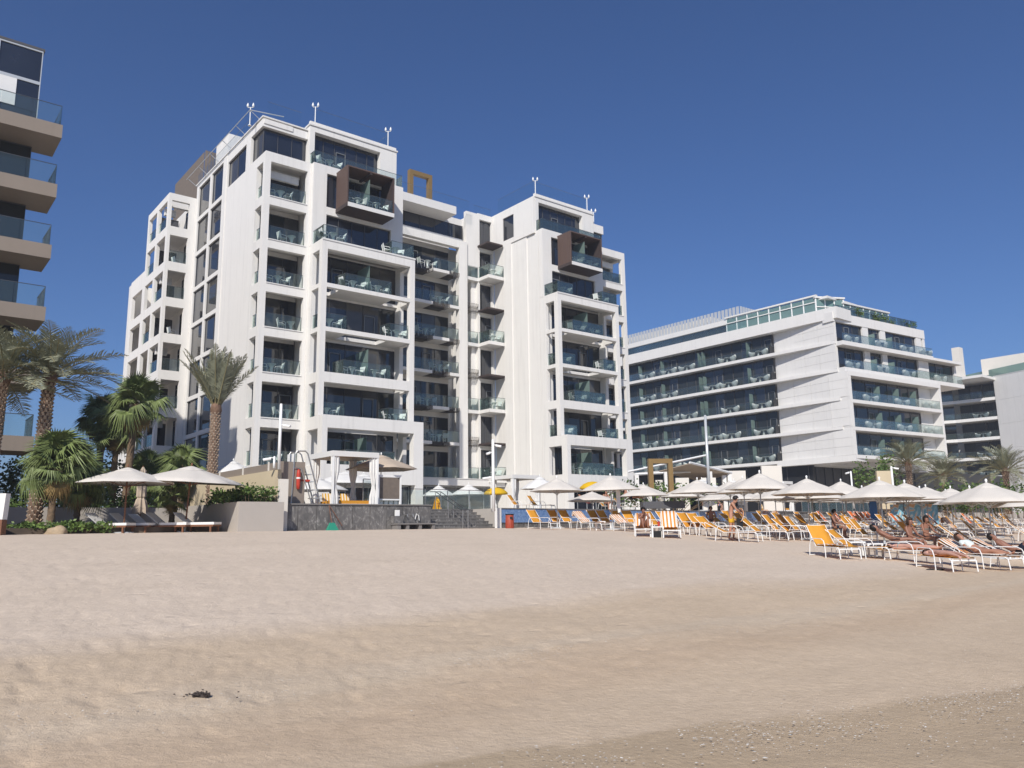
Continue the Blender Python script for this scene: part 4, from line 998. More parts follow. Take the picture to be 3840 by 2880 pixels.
for i, (px, Y, h) in enumerate([(60, 48, 3.2), (230, 50, 3.4), (330, 49, 3.0), (590, 51, 3.0), (450, 53, 3.6)]):
    shrub('dense_shrub', ['dense dark shrub at the far left behind the palms', 'dense shrub behind the bushy fan palm crown', 'dense shrub right of the bushy fan palm', 'dense shrub below the open balconies', 'dense shrub under the tall fan palms'][i], gp(px, Y, .9+EYE), 1.5, 1.2, h, 1300, .26, .12, seed=80+i, group='dense shrubs under the palms')
for i, (px, Y) in enumerate([(90, 33), (150, 32.6), (235, 33), (300, 33.4), (340, 34)]):
    shrub('ground_cover', ['low green ground cover left of the boulders', 'low ground cover behind the small boulder', 'low ground cover around the larger boulder', 'low ground cover right of the larger boulder', 'low ground cover beside the first teak lounger'][i], gp(px, Y), .7, .3, .42, 300, .16, .5, seed=90+i, group='ground cover by the boulders', cat='plant')
def boulder(lab, loc, s, seed):
    r = np.random.RandomState(seed); bm = bmesh.new(); bmesh.ops.create_icosphere(bm, subdivisions=3, radius=1)
    for v in bm.verts:
        k = 1+.16*sin(v.co.x*3+seed)*cos(v.co.y*4)+.1*sin(v.co.z*6+v.co.x*5)
        v.co = Vector((v.co.x*s[0]*k, v.co.y*s[1]*k, v.co.z*s[2]*k))
    me = bpy.data.meshes.new('boulder'); bm.to_mesh(me); bm.free(); me.materials.append(M['rock'])
    me.polygons.foreach_set('use_smooth', [True]*len(me.polygons))
    o = bpy.data.objects.new('boulder', me); COL.objects.link(o); o.location = loc; ORG[o.name] = Vector(loc); tag(o, lab, 'boulder', 'boulders at the foot of the palms')
boulder('larger rounded sandstone boulder at the foot of the palms', gp(212, 32.5), (.42, .35, .30), 1); boulder('smaller boulder half buried left of the larger one', gp(122, 33), (.33, .3, .22), 5)
# hedge behind the lounge area on the right, and roof planting
for i in range(13):
    px = 3560+i*34; shrub('hedge_plant', f'clipped hedge plant, {ORD[i]} from the left behind the right-hand loungers', gp(px, 62+(i % 3), .3+EYE), .9, .5, 2.2, 340, .24, .3, seed=120+i, group='hedge behind the right-hand loungers')
shrub('garden_bush', 'bright green bush left of the right-hand date palms', gp(3300, 70, 1.1+EYE), 1.6, 1.0, 4.0, 900, .3, .3, seed=140)
shrub('garden_bush', 'dark hedge visible behind the beach beyond the bronze frame', gp(2520, 57, 1.1+EYE), 4.0, .6, 1.7, 1200, .24, .2, seed=141)
for i, (u, v, w) in enumerate([(92.6, 50.3, 25.5), (96.2, 49.6, 25.5), (99.3, 49.2, 25.5), (101, 49, 25.5), (103, 48.9, 25.5), (106.5, 48.6, 25.5), (107.8, 48.5, 25.5)]):
    shrub('roof_shrub', f'small shrub, {ORD[i]} from the left behind the glass edge of the right hotel roof', g(u, v, w), .7, .4, 1.1, 160, .26, .2, seed=150+i, group='shrubs on the right hotel roof')
# ------------------------------------------------------------------ furniture kit
def canvasmat(name, col, tl):
    mt, n, l, b = nodes_of(name, .9, .1); geo = n.new('ShaderNodeNewGeometry')
    z = noise(n, l, geo.outputs['Position'], 1.8, 4); c = mixc(n, l, z, tuple(x*.9 for x in col), tuple(min(1, x*1.06) for x in col)); l.new(c, b.inputs['Base Color'])
    t = n.new('ShaderNodeBsdfTranslucent'); l.new(c, t.inputs[0]); mx = n.new('ShaderNodeMixShader'); mx.inputs[0].default_value = tl
    l.new(b.outputs[0], mx.inputs[1]); l.new(t.outputs[0], mx.inputs[2]); l.new(mx.outputs[0], n['Material Output'].inputs[0]); return mt
M['canvas'] = canvasmat('ivory_canvas', (.70, .655, .59), .10); M['canvast'] = canvasmat('beige_canvas', (.56, .46, .36), .12); M['canvasw'] = canvasmat('white_canvas', (.78, .77, .74), .10)
M['ycanvas'] = canvasmat('yellow_canvas', (.78, .50, .03), .2)
def L0(o): return lambda x, y, z: (o.location.x+x, o.location.y+y, o.location.z+z)
def canopy(b, R, n, zt, zr, sag=.05, r0=.0, thick=.012):
    """sagging ribbed canopy; two skins"""
    ring = [(r0+.0, zt), (R*.22, zt-(zt-zr)*.16), (R*.5, zt-(zt-zr)*.43), (R*.78, zt-(zt-zr)*.72), (R, zr)]
    vs = []; m_ = n*4
    for off in (0, -thick):
        for r, z in ring:
            for j in range(m_):
                a = 2*pi*j/m_; q = (j % 4)/4; dip = sin(pi*q); ap = cos(pi/n)/cos((q-.5)*2*pi/n)
                vs.append((r*ap*cos(a)*(1-.012*dip*r/R), r*ap*sin(a)*(1-.012*dip*r/R), z+off-sag*dip*(r/R)**1.5*.6+ (sag*.5*dip if r == R else 0)))
    K = len(ring); fs = []
    for s in range(2):
        for i in range(K-1):
            for j in range(m_):
                o = s*K*m_; f = (o+i*m_+j, o+(i+1)*m_+j, o+(i+1)*m_+(j+1) % m_, o+i*m_+(j+1) % m_); fs.append(f if s == 0 else f[::-1])
    for j in range(m_): e = (K-1)*m_; fs.append((e+j, e+K*m_+j, e+K*m_+(j+1) % m_, e+(j+1) % m_))
    b.add(vs, fs)
def parasol(name, lab, loc, H=2.75, R=1.5, drop=.80, n=8, mt='canvas', pole='steel', pr=.026, group=None, base=True, wood=False, rim=None):
    o = thing(name, lab, 'parasol', loc, group); T = L0(o)
    b = MB(T); b.tube([(0,0,0), (0,0,H-.08)], pr, 8); b.build('pole', M[pole], o, smooth=True)
    b = MB(T); canopy(b, R, n, H-.16, H-drop); c = b.build('canopy', M[mt], o, smooth=True)
    b = MB(T); canopy(b, R*.27, n, H-.10, H-.29, .02); b.build('vent_cap', M[mt], o, smooth=True)
    b = MB(T); b.lathe([(0,H-.12), (.04,H-.1), (.03,H-.06), (.045,H-.02), (.025,H+.03), (0,H+.04)], 8); b.build('finial', M['wmetal' if not wood else 'teak'], o, smooth=True)
    for k in range(n):
        a = 2*pi*k/n; b = MB(T); ca, sa = cos(a), sin(a)
        b.tube([(.03*ca,.03*sa,H-.2), (R*.97*ca,R*.97*sa,H-drop-.02)], .013, 4)
        b.tube([(.05*ca,.05*sa,H-.95), (R*.52*ca,R*.52*sa,H-drop*.62-.1)], .011, 4); b.build('rib', M['teak' if wood else 'alu'], o)
    b = MB(T); b.lathe([(.06,H-1.0), (.06,H-.9)], 8); b.build('hub', M['teak' if wood else 'alu'], o)
    if base:
        b = MB(T); b.lathe([(0,-.03), (.42,-.03), (.42,.03), (.36,.055), (.05,.065), (.04,.35), (0,.35)], 18); b.build('base_plate', M['alu'], o)
    return o
# ----- sun lounger, foot along +x
def lounger(ang, sling, name='sun_lounger', lab='', loc=(0, 0, 0)):
    o = thing(name, lab, 'sun lounger', loc); T = L0(o); W = .33; hz = .36; bl = .82; hx = -.28
    ca, sa = cos(ang), sin(ang)
    for s in (-1, 1):
        y = s*W
        b = MB(T); b.tube([(hx-bl*ca, y, hz+bl*sa), (hx, y, hz), (.97, y, hz-.02)], .012, 6); b.build('side_rail', M['wmetal'], o)
        b = MB(T); b.tube([(-.62, y*1.14, 0), (-.56, y*1.14, .40), (-.48, y*1.14, .585), (-.36, y*1.14, .60), (.12, y*1.14, .59), (.24, y*1.14, .53), (.29, y*1.14, .40), (.31, y*1.14, 0)], .0145, 6); b.build('arm_leg', M['wmetal'], o)
        b = MB(T); b.tube([(.90, y*1.02, hz-.02), (.99, y*1.02, hz-.08), (1.03, y*1.02, 0)], .017, 6); b.build('leg', M['wmetal'], o)
    for P0, P1, r_ in (((.98, -W*1.02, hz-.07), (.98, W*1.02, hz-.07), .020), ((hx-bl*ca, -W, hz+bl*sa), (hx-bl*ca, W, hz+bl*sa), .014), ((-.58, -W*1.14, .10), (-.58, W*1.14, .10), .012)): b = MB(T); b.tube([P0, P1], r_, 5); b.build('cross_rail', M['wmetal'], o)
    def strip(P0, P1, sag, nm):
        b = MB(T); n = 8; vs = []
        for k in range(n+1):
            t = k/n; x = P0[0]+(P1[0]-P0[0])*t; z = P0[1]+(P1[1]-P0[1])*t-sag*sin(pi*t)
            for y in (-W+.01, -W*.4, W*.4, W-.01): vs.append((x, y, z+.022-(.014 if abs(y) < W*.5 else 0)))
        m_ = len(vs); vs += [(x, y, z-.012) for x, y, z in vs]
        fs = [(i*4+j, i*4+j+1, (i+1)*4+j+1, (i+1)*4+j) for i in range(n) for j in range(3)]
        fs += [tuple(q+m_ for q in f[::-1]) for f in fs] + [(i*4, (i+1)*4, m_+(i+1)*4, m_+i*4) for i in range(n)] + [(i*4+3, m_+i*4+3, m_+(i+1)*4+3, (i+1)*4+3) for i in range(n)]
        b.add(vs, fs); b.build(nm, M[sling], o, smooth=True)
    strip((hx, hz), (.97, hz-.01), .02, 'seat'); strip((hx-bl*ca, hz+bl*sa), (hx, hz), .03, 'backrest')
    return o
def towel(ang, lab, loc, rz, mt='towel', full=True, group='striped beach towels', seat=.85, name='beach_towel'):
    b = MB(); W = .31; hz = .40; bl = .84; hx = -.28; ca, sa = cos(ang), sin(ang); r = random.Random(lab)
    prof = []
    if full: prof += [(hx-bl*ca-.06, hz+bl*sa-.22), (hx-bl*ca-.035, hz+bl*sa+.0), (hx-bl*ca+.03, hz+bl*sa+.03)]
    prof += [(hx-bl*ca*t+.03*sa, hz+bl*sa*t+.02) for t in (.7, .35, .05)] if full else []
    prof += [(hx+t*(seat), hz-.0+r.uniform(0, .035)) for t in (.05, .3, .6, .85, 1)]
    vs = []; ny = 9
    for x, z in prof:
        for j in range(ny): y = -W+2*W*j/(ny-1); vs.append((x+r.uniform(-.012, .012), y+r.uniform(-.01, .01), z+r.uniform(-.008, .014)))
    m_ = len(vs); vs += [(x-.006, y, z-.014) for x, y, z in vs]; k = len(prof)
    fs = [(i*ny+j, i*ny+j+1, (i+1)*ny+j+1, (i+1)*ny+j) for i in range(k-1) for j in range(ny-1)]
    fs += [tuple(q+m_ for q in f[::-1]) for f in fs]
    fs += [(i*ny, (i+1)*ny, m_+(i+1)*ny, m_+i*ny) for i in range(k-1)]+[(i*ny+ny-1, m_+i*ny+ny-1, m_+(i+1)*ny+ny-1, (i+1)*ny+ny-1) for i in range(k-1)]
    b.add(vs, fs); o = b.build(name, M[mt], smooth=True); o.location = loc; o.rotation_euler = (0, 0, rz); ORG[o.name] = Vector(loc)
    return tag(o, lab, 'towel', group)
UP = radians(52); MID = radians(40); LOWA = radians(28)
LP = {('y', 'u'): None}
PROTO = {}
def put_lounger(key, lab, x, y, rz, group='yellow sun loungers on the sand', z=None):
    ang = {'u': UP, 'm': MID, 'l': LOWA, 'f': 0.02}[key[1]]; loc = (x, y, gz(x, y)-.01 if z is None else z)
    if key not in PROTO:
        o = lounger(ang, {'y': 'yellow', 'o': 'orange', 't': 'wcush'}[key[0]], lab=lab, loc=loc); o.rotation_euler = (0, 0, rz); o['group'] = group; PROTO[key] = o; return o
    return dup(PROTO[key], loc, rz, lab, group)
D = radians
def lg(px, Y, deg, key, lab, group='yellow sun loungers on the sand'):
    if -42 < deg: deg -= 17
    x, y = at(px, Y); return put_lounger(key, lab, x, y, D(deg), group), (x, y, gz(x, y)-.01), D(deg)
# front edge of the lounge area, hand placed from left to right
lg(2030, 42.0, -30, 'yu', 'sunlit yellow sun lounger farthest left, just right of the red bin')
lg(2103, 44.5, -32, 'yu', 'first shaded yellow lounger right of the leftmost parasol pole')
lg(2145, 44.0, -32, 'yu', 'second shaded yellow lounger right of the leftmost parasol pole')
_, a, r = lg(2215, 40.6, -30, 'ym', 'yellow lounger under a draped striped towel, right of the leftmost parasol'); towel(MID, 'orange and white striped towel draped over the whole lounger right of the leftmost parasol', a, r)
lg(2255, 43.5, -32, 'yu', 'shaded yellow lounger directly behind the towel-draped lounger')
lg(2290, 43.2, -32, 'yu', 'shaded yellow lounger right of the second parasol pole')
lg(2345, 42.5, -50, 'yu', 'shaded yellow lounger left of the crouching boy, nearest the blue wall')
_, a, r = lg(2352, 39.5, -62, 'yl', 'lounger with a striped towel on its seat, just left of the boy'); towel(LOWA, 'striped towel spread on the seat of the lounger left of the boy', a, r, seat=1.1)
lg(2385, 41.5, -40, 'yu', 'shaded yellow lounger directly behind the boy')
_, aB, rB = lg(2412, 34.2, -98, 'ym', 'lounger facing the sea that the boy sits on'); towel(MID, 'striped towel behind the boy on his lounger', aB, rB, seat=.35)
_, a, r = lg(2512, 33.4, -97, 'yu', 'lounger facing the sea with an upright striped towel, right of the boy'); towel(UP, 'striped towel over the upright backrest right of the boy', a, r, seat=.25)
for i, (px, Y) in enumerate([(2478, 38.5), (2525, 38.8), (2562, 36.4), (2608, 35.6), (2646, 35.2), (2683, 34.6)]):
    lg(px, Y, -27-2*i, 'yu' if i < 5 else 'ym', ['sunlit yellow lounger behind the side table by the boy', 'sunlit yellow lounger behind the upright striped towel', 'first sunlit yellow lounger right of the upright striped towel', 'second sunlit yellow lounger right of the upright striped towel', 'third sunlit yellow lounger right of the upright striped towel', 'sunlit yellow lounger just left of the man in yellow shorts'][i])
lg(2748, 31.6, -14, 'yl', 'low yellow lounger with its foot end before the man in yellow shorts')
lg(2868, 33.0, -20, 'ym', 'yellow lounger at the pole right of the man in yellow shorts')
for i, (px, Y) in enumerate([(2820, 37.5), (2890, 38.5), (2935, 35.2), (2985, 36.5), (2960, 40.5), (3020, 33.5), (3055, 38.5)]):
    lg(px, Y, -24+i, 'yu', f'{ORD[i]} shaded yellow lounger right of the man in yellow shorts', 'shaded loungers right of the man')
_, a, r = lg(2985, 33.6, -20, 'ym', 'shaded lounger carrying a white striped towel on its seat'); towel(MID, 'rumpled striped towel on the seat of a shaded lounger', a, r, full=False, seat=.9)
_, a, r = lg(3108, 25.3, -80, 'yu', 'large sunlit yellow lounger at the front with a rumpled towel on its seat'); towel(UP, 'rumpled white and orange towel on the large sunlit lounger', a, r, full=False, seat=.7)
lg(3215, 25.6, -44, 'ym', 'large sunlit yellow lounger at the front left of the tall parasol pole')
_, aW1, rW1 = lg(3400, 24.8, -52, 'yf', 'flat lounger with a woman lying on it, behind the front flat lounger'); _, aW2, rW2 = lg(3515, 22.5, -86, 'yf', 'flat lounger nearest the camera with a sunbather on it')
_, aW3, rW3 = lg(3660, 23.4, -62, 'yl', 'lounger with a striped towel and a sunbather with curly hair'); towel(LOWA, 'striped towel under the sunbather with curly hair', aW3, rW3, seat=1.2)
_, aW4, rW4 = lg(3795, 24.0, -44, 'yl', 'lounger at the right edge with a man whose knees are raised'); towel(LOWA, 'striped towel under the man with raised knees', aW4, rW4, seat=1.2)
lg(3215, 38, -26, 'yu', 'yellow lounger catching the sun behind the front pair of loungers'); lg(3268, 33, -24, 'yu', 'shaded lounger beside the blue-grey covered lounger')
lg(3350, 42, -28, 'yu', 'yellow lounger in a sun patch left of the orange row'); lg(3610, 33, -20, 'ym', 'yellow lounger in a sun patch below the right-hand parasols'); lg(3690, 28.5, -20, 'ym', 'yellow lounger in the sun behind the curly-haired sunbather'); lg(3560, 36, -20, 'ym', 'yellow lounger left of the sun patch under the right-hand parasols')
for i, (u, v) in enumerate([(33, 40.5), (35.0, 40.9), (42, 41.5), (44.2, 41.9)]):
    x, y, _ = g(u, v, 0); put_lounger('yu', ['yellow lounger on the terrace above the blue wall, farthest left', 'second yellow lounger on the terrace above the blue wall', 'third yellow lounger on the terrace, under the yellow umbrella', 'fourth yellow lounger on the terrace, beside the yellow umbrella'][i], x, y, D(-25), 'loungers on the terrace above the blue wall', z=TW+EYE)
# ----- beach parasols
for i, (px, Y, H, R, lab) in enumerate([
    (2090, 44, 2.80, 1.5, 'leftmost ivory beach parasol, above the first yellow loungers'), (2297, 42, 2.85, 1.6, 'white beach parasol second from the left with a white towel on its pole'), (2222, 46, 2.1, 1.45, 'low ivory parasol behind the two leftmost beach parasols'),
    (2420, 47, 2.55, 1.5, 'brownish parasol above the crouching boy seen from below'), (2625, 44, 2.75, 1.55, 'ivory parasol behind the bronze frame'), (2562, 52, 2.6, 1.5, 'parasol half hidden behind the one by the bronze frame'),
    (2745, 46, 2.75, 1.5, 'ivory parasol behind the man in yellow shorts'), (2800, 42, 2.8, 1.5, 'parasol tucked close behind the large parasol right of the man'), (2855, 36.5, 2.9, 1.55, 'large ivory parasol whose pole stands right of the man in yellow shorts'),
    (3036, 34.5, 2.65, 1.55, 'ivory parasol just left of the large sunlit loungers'), (3164, 43, 2.75, 1.5, 'parasol behind and between the two large ivory parasols'), (3310, 29.5, 2.6, 1.55, 'large ivory parasol with the tall pole right of the front loungers'),
    (3407, 31.5, 2.55, 1.55, 'large parasol close behind the one with the tall pole'), (3483, 40, 2.5, 1.5, 'small-looking parasol peak between the right-hand parasols'), (3573, 38, 2.45, 1.45, 'parasol above the orange loungers'),
    (3654, 34, 2.45, 1.5, 'parasol just left of the largest right-hand parasol'), (3712, 27.5, 2.60, 1.6, 'largest ivory parasol near the right edge'), (3870, 33, 2.4, 1.5, 'parasol cut by the right edge of the picture'),
    (3760, 46, 2.5, 1.5, 'distant parasol below the far right palms'), (3300, 52, 2.6, 1.5, 'distant parasol by the bright green bush'), (2950, 50, 2.75, 1.5, 'distant parasol left of the right-hand cabana')]):
    x, y = at(px, Y); lean = rp.uniform(-.025, .025)
    z = gz(x, y)
    if i == 0: PAR = parasol('beach_parasol', lab, (x, y, z), H=2.75, R=1.5, group='ivory parasols on the beach'); o = PAR; o.scale = (R/1.5, R/1.5, H/2.75)
    else: o = dup(PAR, (x, y, z), rp.uniform(0, .78), lab, None, (R/1.5, R/1.5, H/2.75))
    o.rotation_euler.x = lean; o.rotation_euler.y = rp.uniform(-.02, .02)
# loungers in pairs in the shade of each parasol, then a few strays
used = [o.location.copy() for o in bpy.data.objects if o.name.startswith('sun_lounger')]
rl = random.Random(5)
def clear_of(x, y, d): return not any((q.x-x)**2+(q.y-y)**2 < d*d for q in used)
np_ = 0
for q in sorted([o for o in bpy.data.objects if o.name.startswith('beach_parasol')], key=lambda o: o.location.y):
    px = 1927+3048*q.location.x/q.location.y
    if px < 2650 or px > 4000 or q.location.y < 33.8: continue
    n_ = 0
    for sd, du in (('left', -.62), ('right', .62)):
        x, y = q.location.x+.5+du*Ux+rl.uniform(-.1, .1), q.location.y+2.15+du*Uy+rl.uniform(-.2, .2)
        uu, vv = uv_of(x, y)
        if not clear_of(x, y, .95) or vv > 35.3+(uu-27.75)*.171: continue
        used.append(Vector((x, y, 0))); n_ += 1
        orange = 44 < uu < 58 and 20 < vv < 30; key = ('o' if orange else 'y')+('u' if rl.random() < .75 else 'm')
        put_lounger(key, f'{sd} {"orange" if orange else "yellow"} lounger in the shade of the {ORD[min(np_, 29)]} nearest back parasol', x, y, D(-42+rl.uniform(-7, 7)), 'shaded loungers under the back parasols')
        if rl.random() < .3: towel(UP if key[1] == 'u' else MID, f'striped towel on the {sd} lounger shaded by the {ORD[min(np_, 29)]} nearest back parasol', (x, y, gz(x, y)-.01), D(-42), full=rl.random() < .5, seat=1.0, group='towels under the back parasols')
    np_ += n_ > 0
for ri, v in enumerate([14.5, 18.2, 21.8, 25.4, 29.0, 32.6]):
    cnt = 0
    for ci in range(22):
        u = 30+ci*2.0+rl.uniform(-.3, .3); vv = v+rl.uniform(-.4, .4); x, y, _ = g(u, vv, 0); px = 1927+3048*x/y
        if px > 3900 or px < 2760 or y < 31 or vv > 35.3+(u-27.75)*.171 or not clear_of(x, y, 1.3) or rl.random() < .45: continue
        used.append(Vector((x, y, 0))); orange = 44 < u < 58 and 20 < vv < 30; key = ('o' if orange else 'y')+('u' if rl.random() < .7 else 'm')
        put_lounger(key, f'empty {"orange" if orange else "yellow"} sun lounger, {ORD[cnt]} from the left in the {ORD[ri]} open row from the sea', x, y, D(-42+rl.uniform(-6, 6)), f'loungers of the {ORD[ri]} open row'); cnt += 1
x, y = at(2310, 41.6)
kk = 0
for v_ in (17.0, 20.5, 24.0, 27.5, 31.0, 34.0):
    for c_ in range(11):
        u_ = 31+c_*3.1+(1.5 if kk % 2 else 0); x, y, _ = g(u_, v_, 0); px = 1927+3048*x/y
        if px < 2680 or px > 3900 or y < 35.5 or any((Vector((q.location.x-x, q.location.y-y, 0))).length < 2.3 for q in bpy.data.objects if q.name.startswith('beach_parasol')): continue
        s_ = rp.uniform(.9, .97)*1.5/1.5; kk += 1
        dup(PAR, (x, y, gz(x, y)), rp.uniform(0, .78), f'ivory parasol of the packed back rows, {ORD[kk-1]} counted from the sea side', 'packed parasols of the back rows', (1.0, 1.0, 2.38/2.75))
x, y = at(2310, 41.6)
b = MB(); b.add([(0,0,0), (.22,.02,-.1), (.20,.05,-1.15), (.08,.06,-1.2), (.02,.02,-.8), (0,.1,0), (.22,.12,-.1), (.20,.13,-1.15), (.08,.13,-1.2), (.02,.12,-.8)], [(0,1,2,3,4), (9,8,7,6,5), (0,5,6,1), (1,6,7,2), (2,7,8,3), (3,8,9,4), (4,9,5,0)])
o = b.build('hanging_towel', M['wtowel']); o.location = (x+.05, y-.1, gz(x, y)+2.05); tag(o, 'white towel hanging from the pole of the second parasol', 'towel')
# small side tables and belongings
def sidetable(lab, loc, rz=0):
    o = thing('side_table', lab, 'table', loc, 'white side tables between loungers'); T = L0(o)
    b = MB(T); b.box(-.25, .25, -.25, .25, .40, .44); b.build('tabletop', M['wmetal'], o)
    for sx in (-.22, .22):
        for sy in (-.22, .22): b = MB(T); b.box(sx-.028, sx+.028, sy-.028, sy+.028, 0, .40); b.build('leg', M['wmetal'], o)
    return o
ST = None
for px, Y, lab in [(2462, 33.2, 'white side table between the boy and the striped towel lounger'), (3198, 26.6, 'white side table behind the front pair of large sunlit loungers'), (3262, 26.0, 'low white side table left of the tall parasol pole'), (2250, 40.5, 'white side table beside the second parasol pole'), (3780, 27, 'white side table near the right edge')]:
    loc = gp(px, Y)
    ST = sidetable(lab, loc) if ST is None else ST
    if ST.get('label') != lab: dup(ST, loc, 0, lab)
def single(name, lab, cat, loc, fn, mt, smooth=False, group=None, rz=0):
    b = MB(); fn(b); o = b.build(name, mt, smooth=smooth); o.location = loc; o.rotation_euler = (0, 0, rz); return tag(o, lab, cat, group)
def bagf(b): b.poly([(-.15,-.12),(.15,-.12),(.17,.1),(-.17,.1)], 0, .26); b.tube([(-.12,0,.3),(-.1,0,.44),(.1,0,.44),(.12,0,.3)], .014, 5)
single('beach_bag', 'black bag standing under the side table by the boy', 'bag', gp(2462, 33.2), bagf, M['black'])
single('drink_cup', 'red drink cup on the side table by the boy', 'cup', (gp(2470, 33.2)[0], gp(2470, 33.2)[1], gp(2470, 33.2)[2]+.44), lambda b: b.lathe([(0,0),(.04,0),(.055,.2),(.0,.2)], 10), M['red'])
single('sandals', 'pair of black sandals in the shadow of the nearest flat lounger', 'sandals', gp(3470, 22.1), lambda b: (b.ball((0,0,.02), .13, 8, 4, (1,.4,.25)), b.ball((.3,.08,.02), .13, 8, 4, (1,.4,.25))), M['black'])
def debris(b):
    r = random.Random(2)
    for i in range(26):
        c = Vector((r.uniform(-.09, .09), r.uniform(-.035, .035), r.uniform(0, .022))); 
        q = [tuple(c+Vector((r.uniform(-.035, .035), r.uniform(-.03, .03), r.uniform(-.015, .022)))) for _ in range(4)]
        b.add(q+[(x, y, z+.008) for x, y, z in q], [(0,1,2,3), (7,6,5,4), (0,4,5,1), (1,5,6,2), (2,6,7,3), (3,7,4,0)])
    for i in range(14):
        x, y = r.gauss(0, .25), r.gauss(0, .12); b.hexa([(x,y,0),(x+.015,y,0),(x+.02,y+.012,0),(x,y+.01,0),(x,y,.008),(x+.014,y,.012),(x+.018,y+.01,.008),(x,y+.01,.01)])
    b.ball((-.07,0,.0), .03, 7, 5); b.ball((.06,.01,.0), .035, 7, 5, (1.2,.8,.7)); b.ball((0,.01,-.01), .045, 7, 5, (1.5,.7,.6))
x, y = at(786, 7.45)
_db = (x, y)
single('beach_debris', 'dark crumpled piece of rubbish lying alone on the near sand', 'debris', (x, y, gz(x, y)+.0), debris, mat('dark_debris', (.085, .068, .06), .8, var=.6, vs=40)).scale = (.8, .8, .8)
# shell fragments on the wet sand
def shells():
    r = random.Random(8); b = MB()
    for i in range(6000):
        k = r.random()
        if k < .70: v = 4.75-abs(r.gauss(0, .75)); u = r.uniform(-1, 12)
        elif k < .85: v = r.gauss(7.4, .25); u = r.uniform(0, 11)
        else: v = r.uniform(3, 14); u = r.uniform(-2, 22)
        if k < .7: v -= .30*max(0, (u-4.0))*.9-.0
        if vnoise(np.array([u*1.3]), np.array([v*3.1]), 12)[0] < .0 and k < .85 and r.random() < .85: continue
        x, y, _ = g(u, v, 0)
        if y < 3: continue
        z = gz(x, y)+.012; s = r.uniform(.006, .015)*(1.5 if r.random() < .1 else 1); a = r.uniform(0, pi); ca, sa = cos(a)*s, sin(a)*s*.6
        b.add([(x-ca, y-sa, z), (x+sa, y-ca*.6, z+s*.1), (x+ca, y+sa, z), (x-sa*.6, y+ca*.6, z+s*.15), (x, y, z+s*.2)], [(0,1,4), (1,2,4), (2,3,4), (3,0,4)])
    o = b.build('shell_fragments', mat('pale_shell', (.80, .77, .71), .7, var=.35, vs=60)); o['kind'] = 'stuff'
    o['label'] = 'broken pale shells scattered along the tide line'
shells()
# ------------------------------------------------------------------ balcony furniture on both hotels
CH = TB = PC = PT = None
def bchair(lab, loc, rz, group):
    global CH
    if CH is None:
        o = CH = thing('balcony_chair', lab, 'chair', loc, group); T = L0(o)
        b = MB(T); b.box(-.24, .24, -.24, .24, .42, .455); b.build('seat', M['cpale'], o)
        b = MB(T); b.hexa([(-.24,-.25,.46),(-.21,-.25,.46),(-.21,.25,.46),(-.24,.25,.46),(-.36,-.25,.92),(-.33,-.25,.92),(-.33,.25,.92),(-.36,.25,.92)]); b.build('backrest', M['cpale'], o)
        for s in (-.26, .26):
            b = MB(T); b.tube([(.24,s,0),(.23,s,.55),(.17,s,.64),(-.28,s,.66)], .022, 6); b.tube([(-.28,s,0),(-.24,s,.44),(-.36,s,.93)], .022, 6); b.build('arm_frame', M['wmetal'], o)
        o.rotation_euler = (0, 0, rz); return o
    return dup(CH, loc, rz, lab, group)
def btable(lab, loc, group):
    global TB
    if TB is None:
        o = TB = thing('balcony_table', lab, 'table', loc, group); T = L0(o)
        b = MB(T); b.lathe([(0,.70),(.31,.70),(.34,.72),(.33,.745),(0,.745)], 14); b.build('tabletop', M['cpale'], o)
        b = MB(T); b.lathe([(.26,.69),(.12,.45),(.09,.2),(.13,.02),(.15,0)], 10); b.build('pedestal', M['cpale'], o); return o
    return dup(TB, loc, 0, lab, group)
rb_ = random.Random(21)
FLN = ['lowest', 'second lowest', 'third lowest', 'fourth lowest', 'fifth lowest', 'sixth lowest', 'highest', 'top']
def setof(u, v, f, where, dirs=((-.75, 0), (.7, .1))):
    f += .01
    jx = rb_.uniform(-.12, .12)
    btable(f'round balcony table on {where}', g(u+jx, v, f), 'balcony tables of the white hotel')
    for i, (du, dv) in enumerate(dirs):
        bx, by, bz = g(u+jx+du, v+dv, f); a = atan2(-(du*Uy+dv*Vy), -(du*Ux+dv*Vx))+rb_.uniform(-.35, .35)
        bchair(f'armchair {"left" if du < 0 else "right"} of its table on {where}', (bx, by, bz), a, 'balcony armchairs of the white hotel')
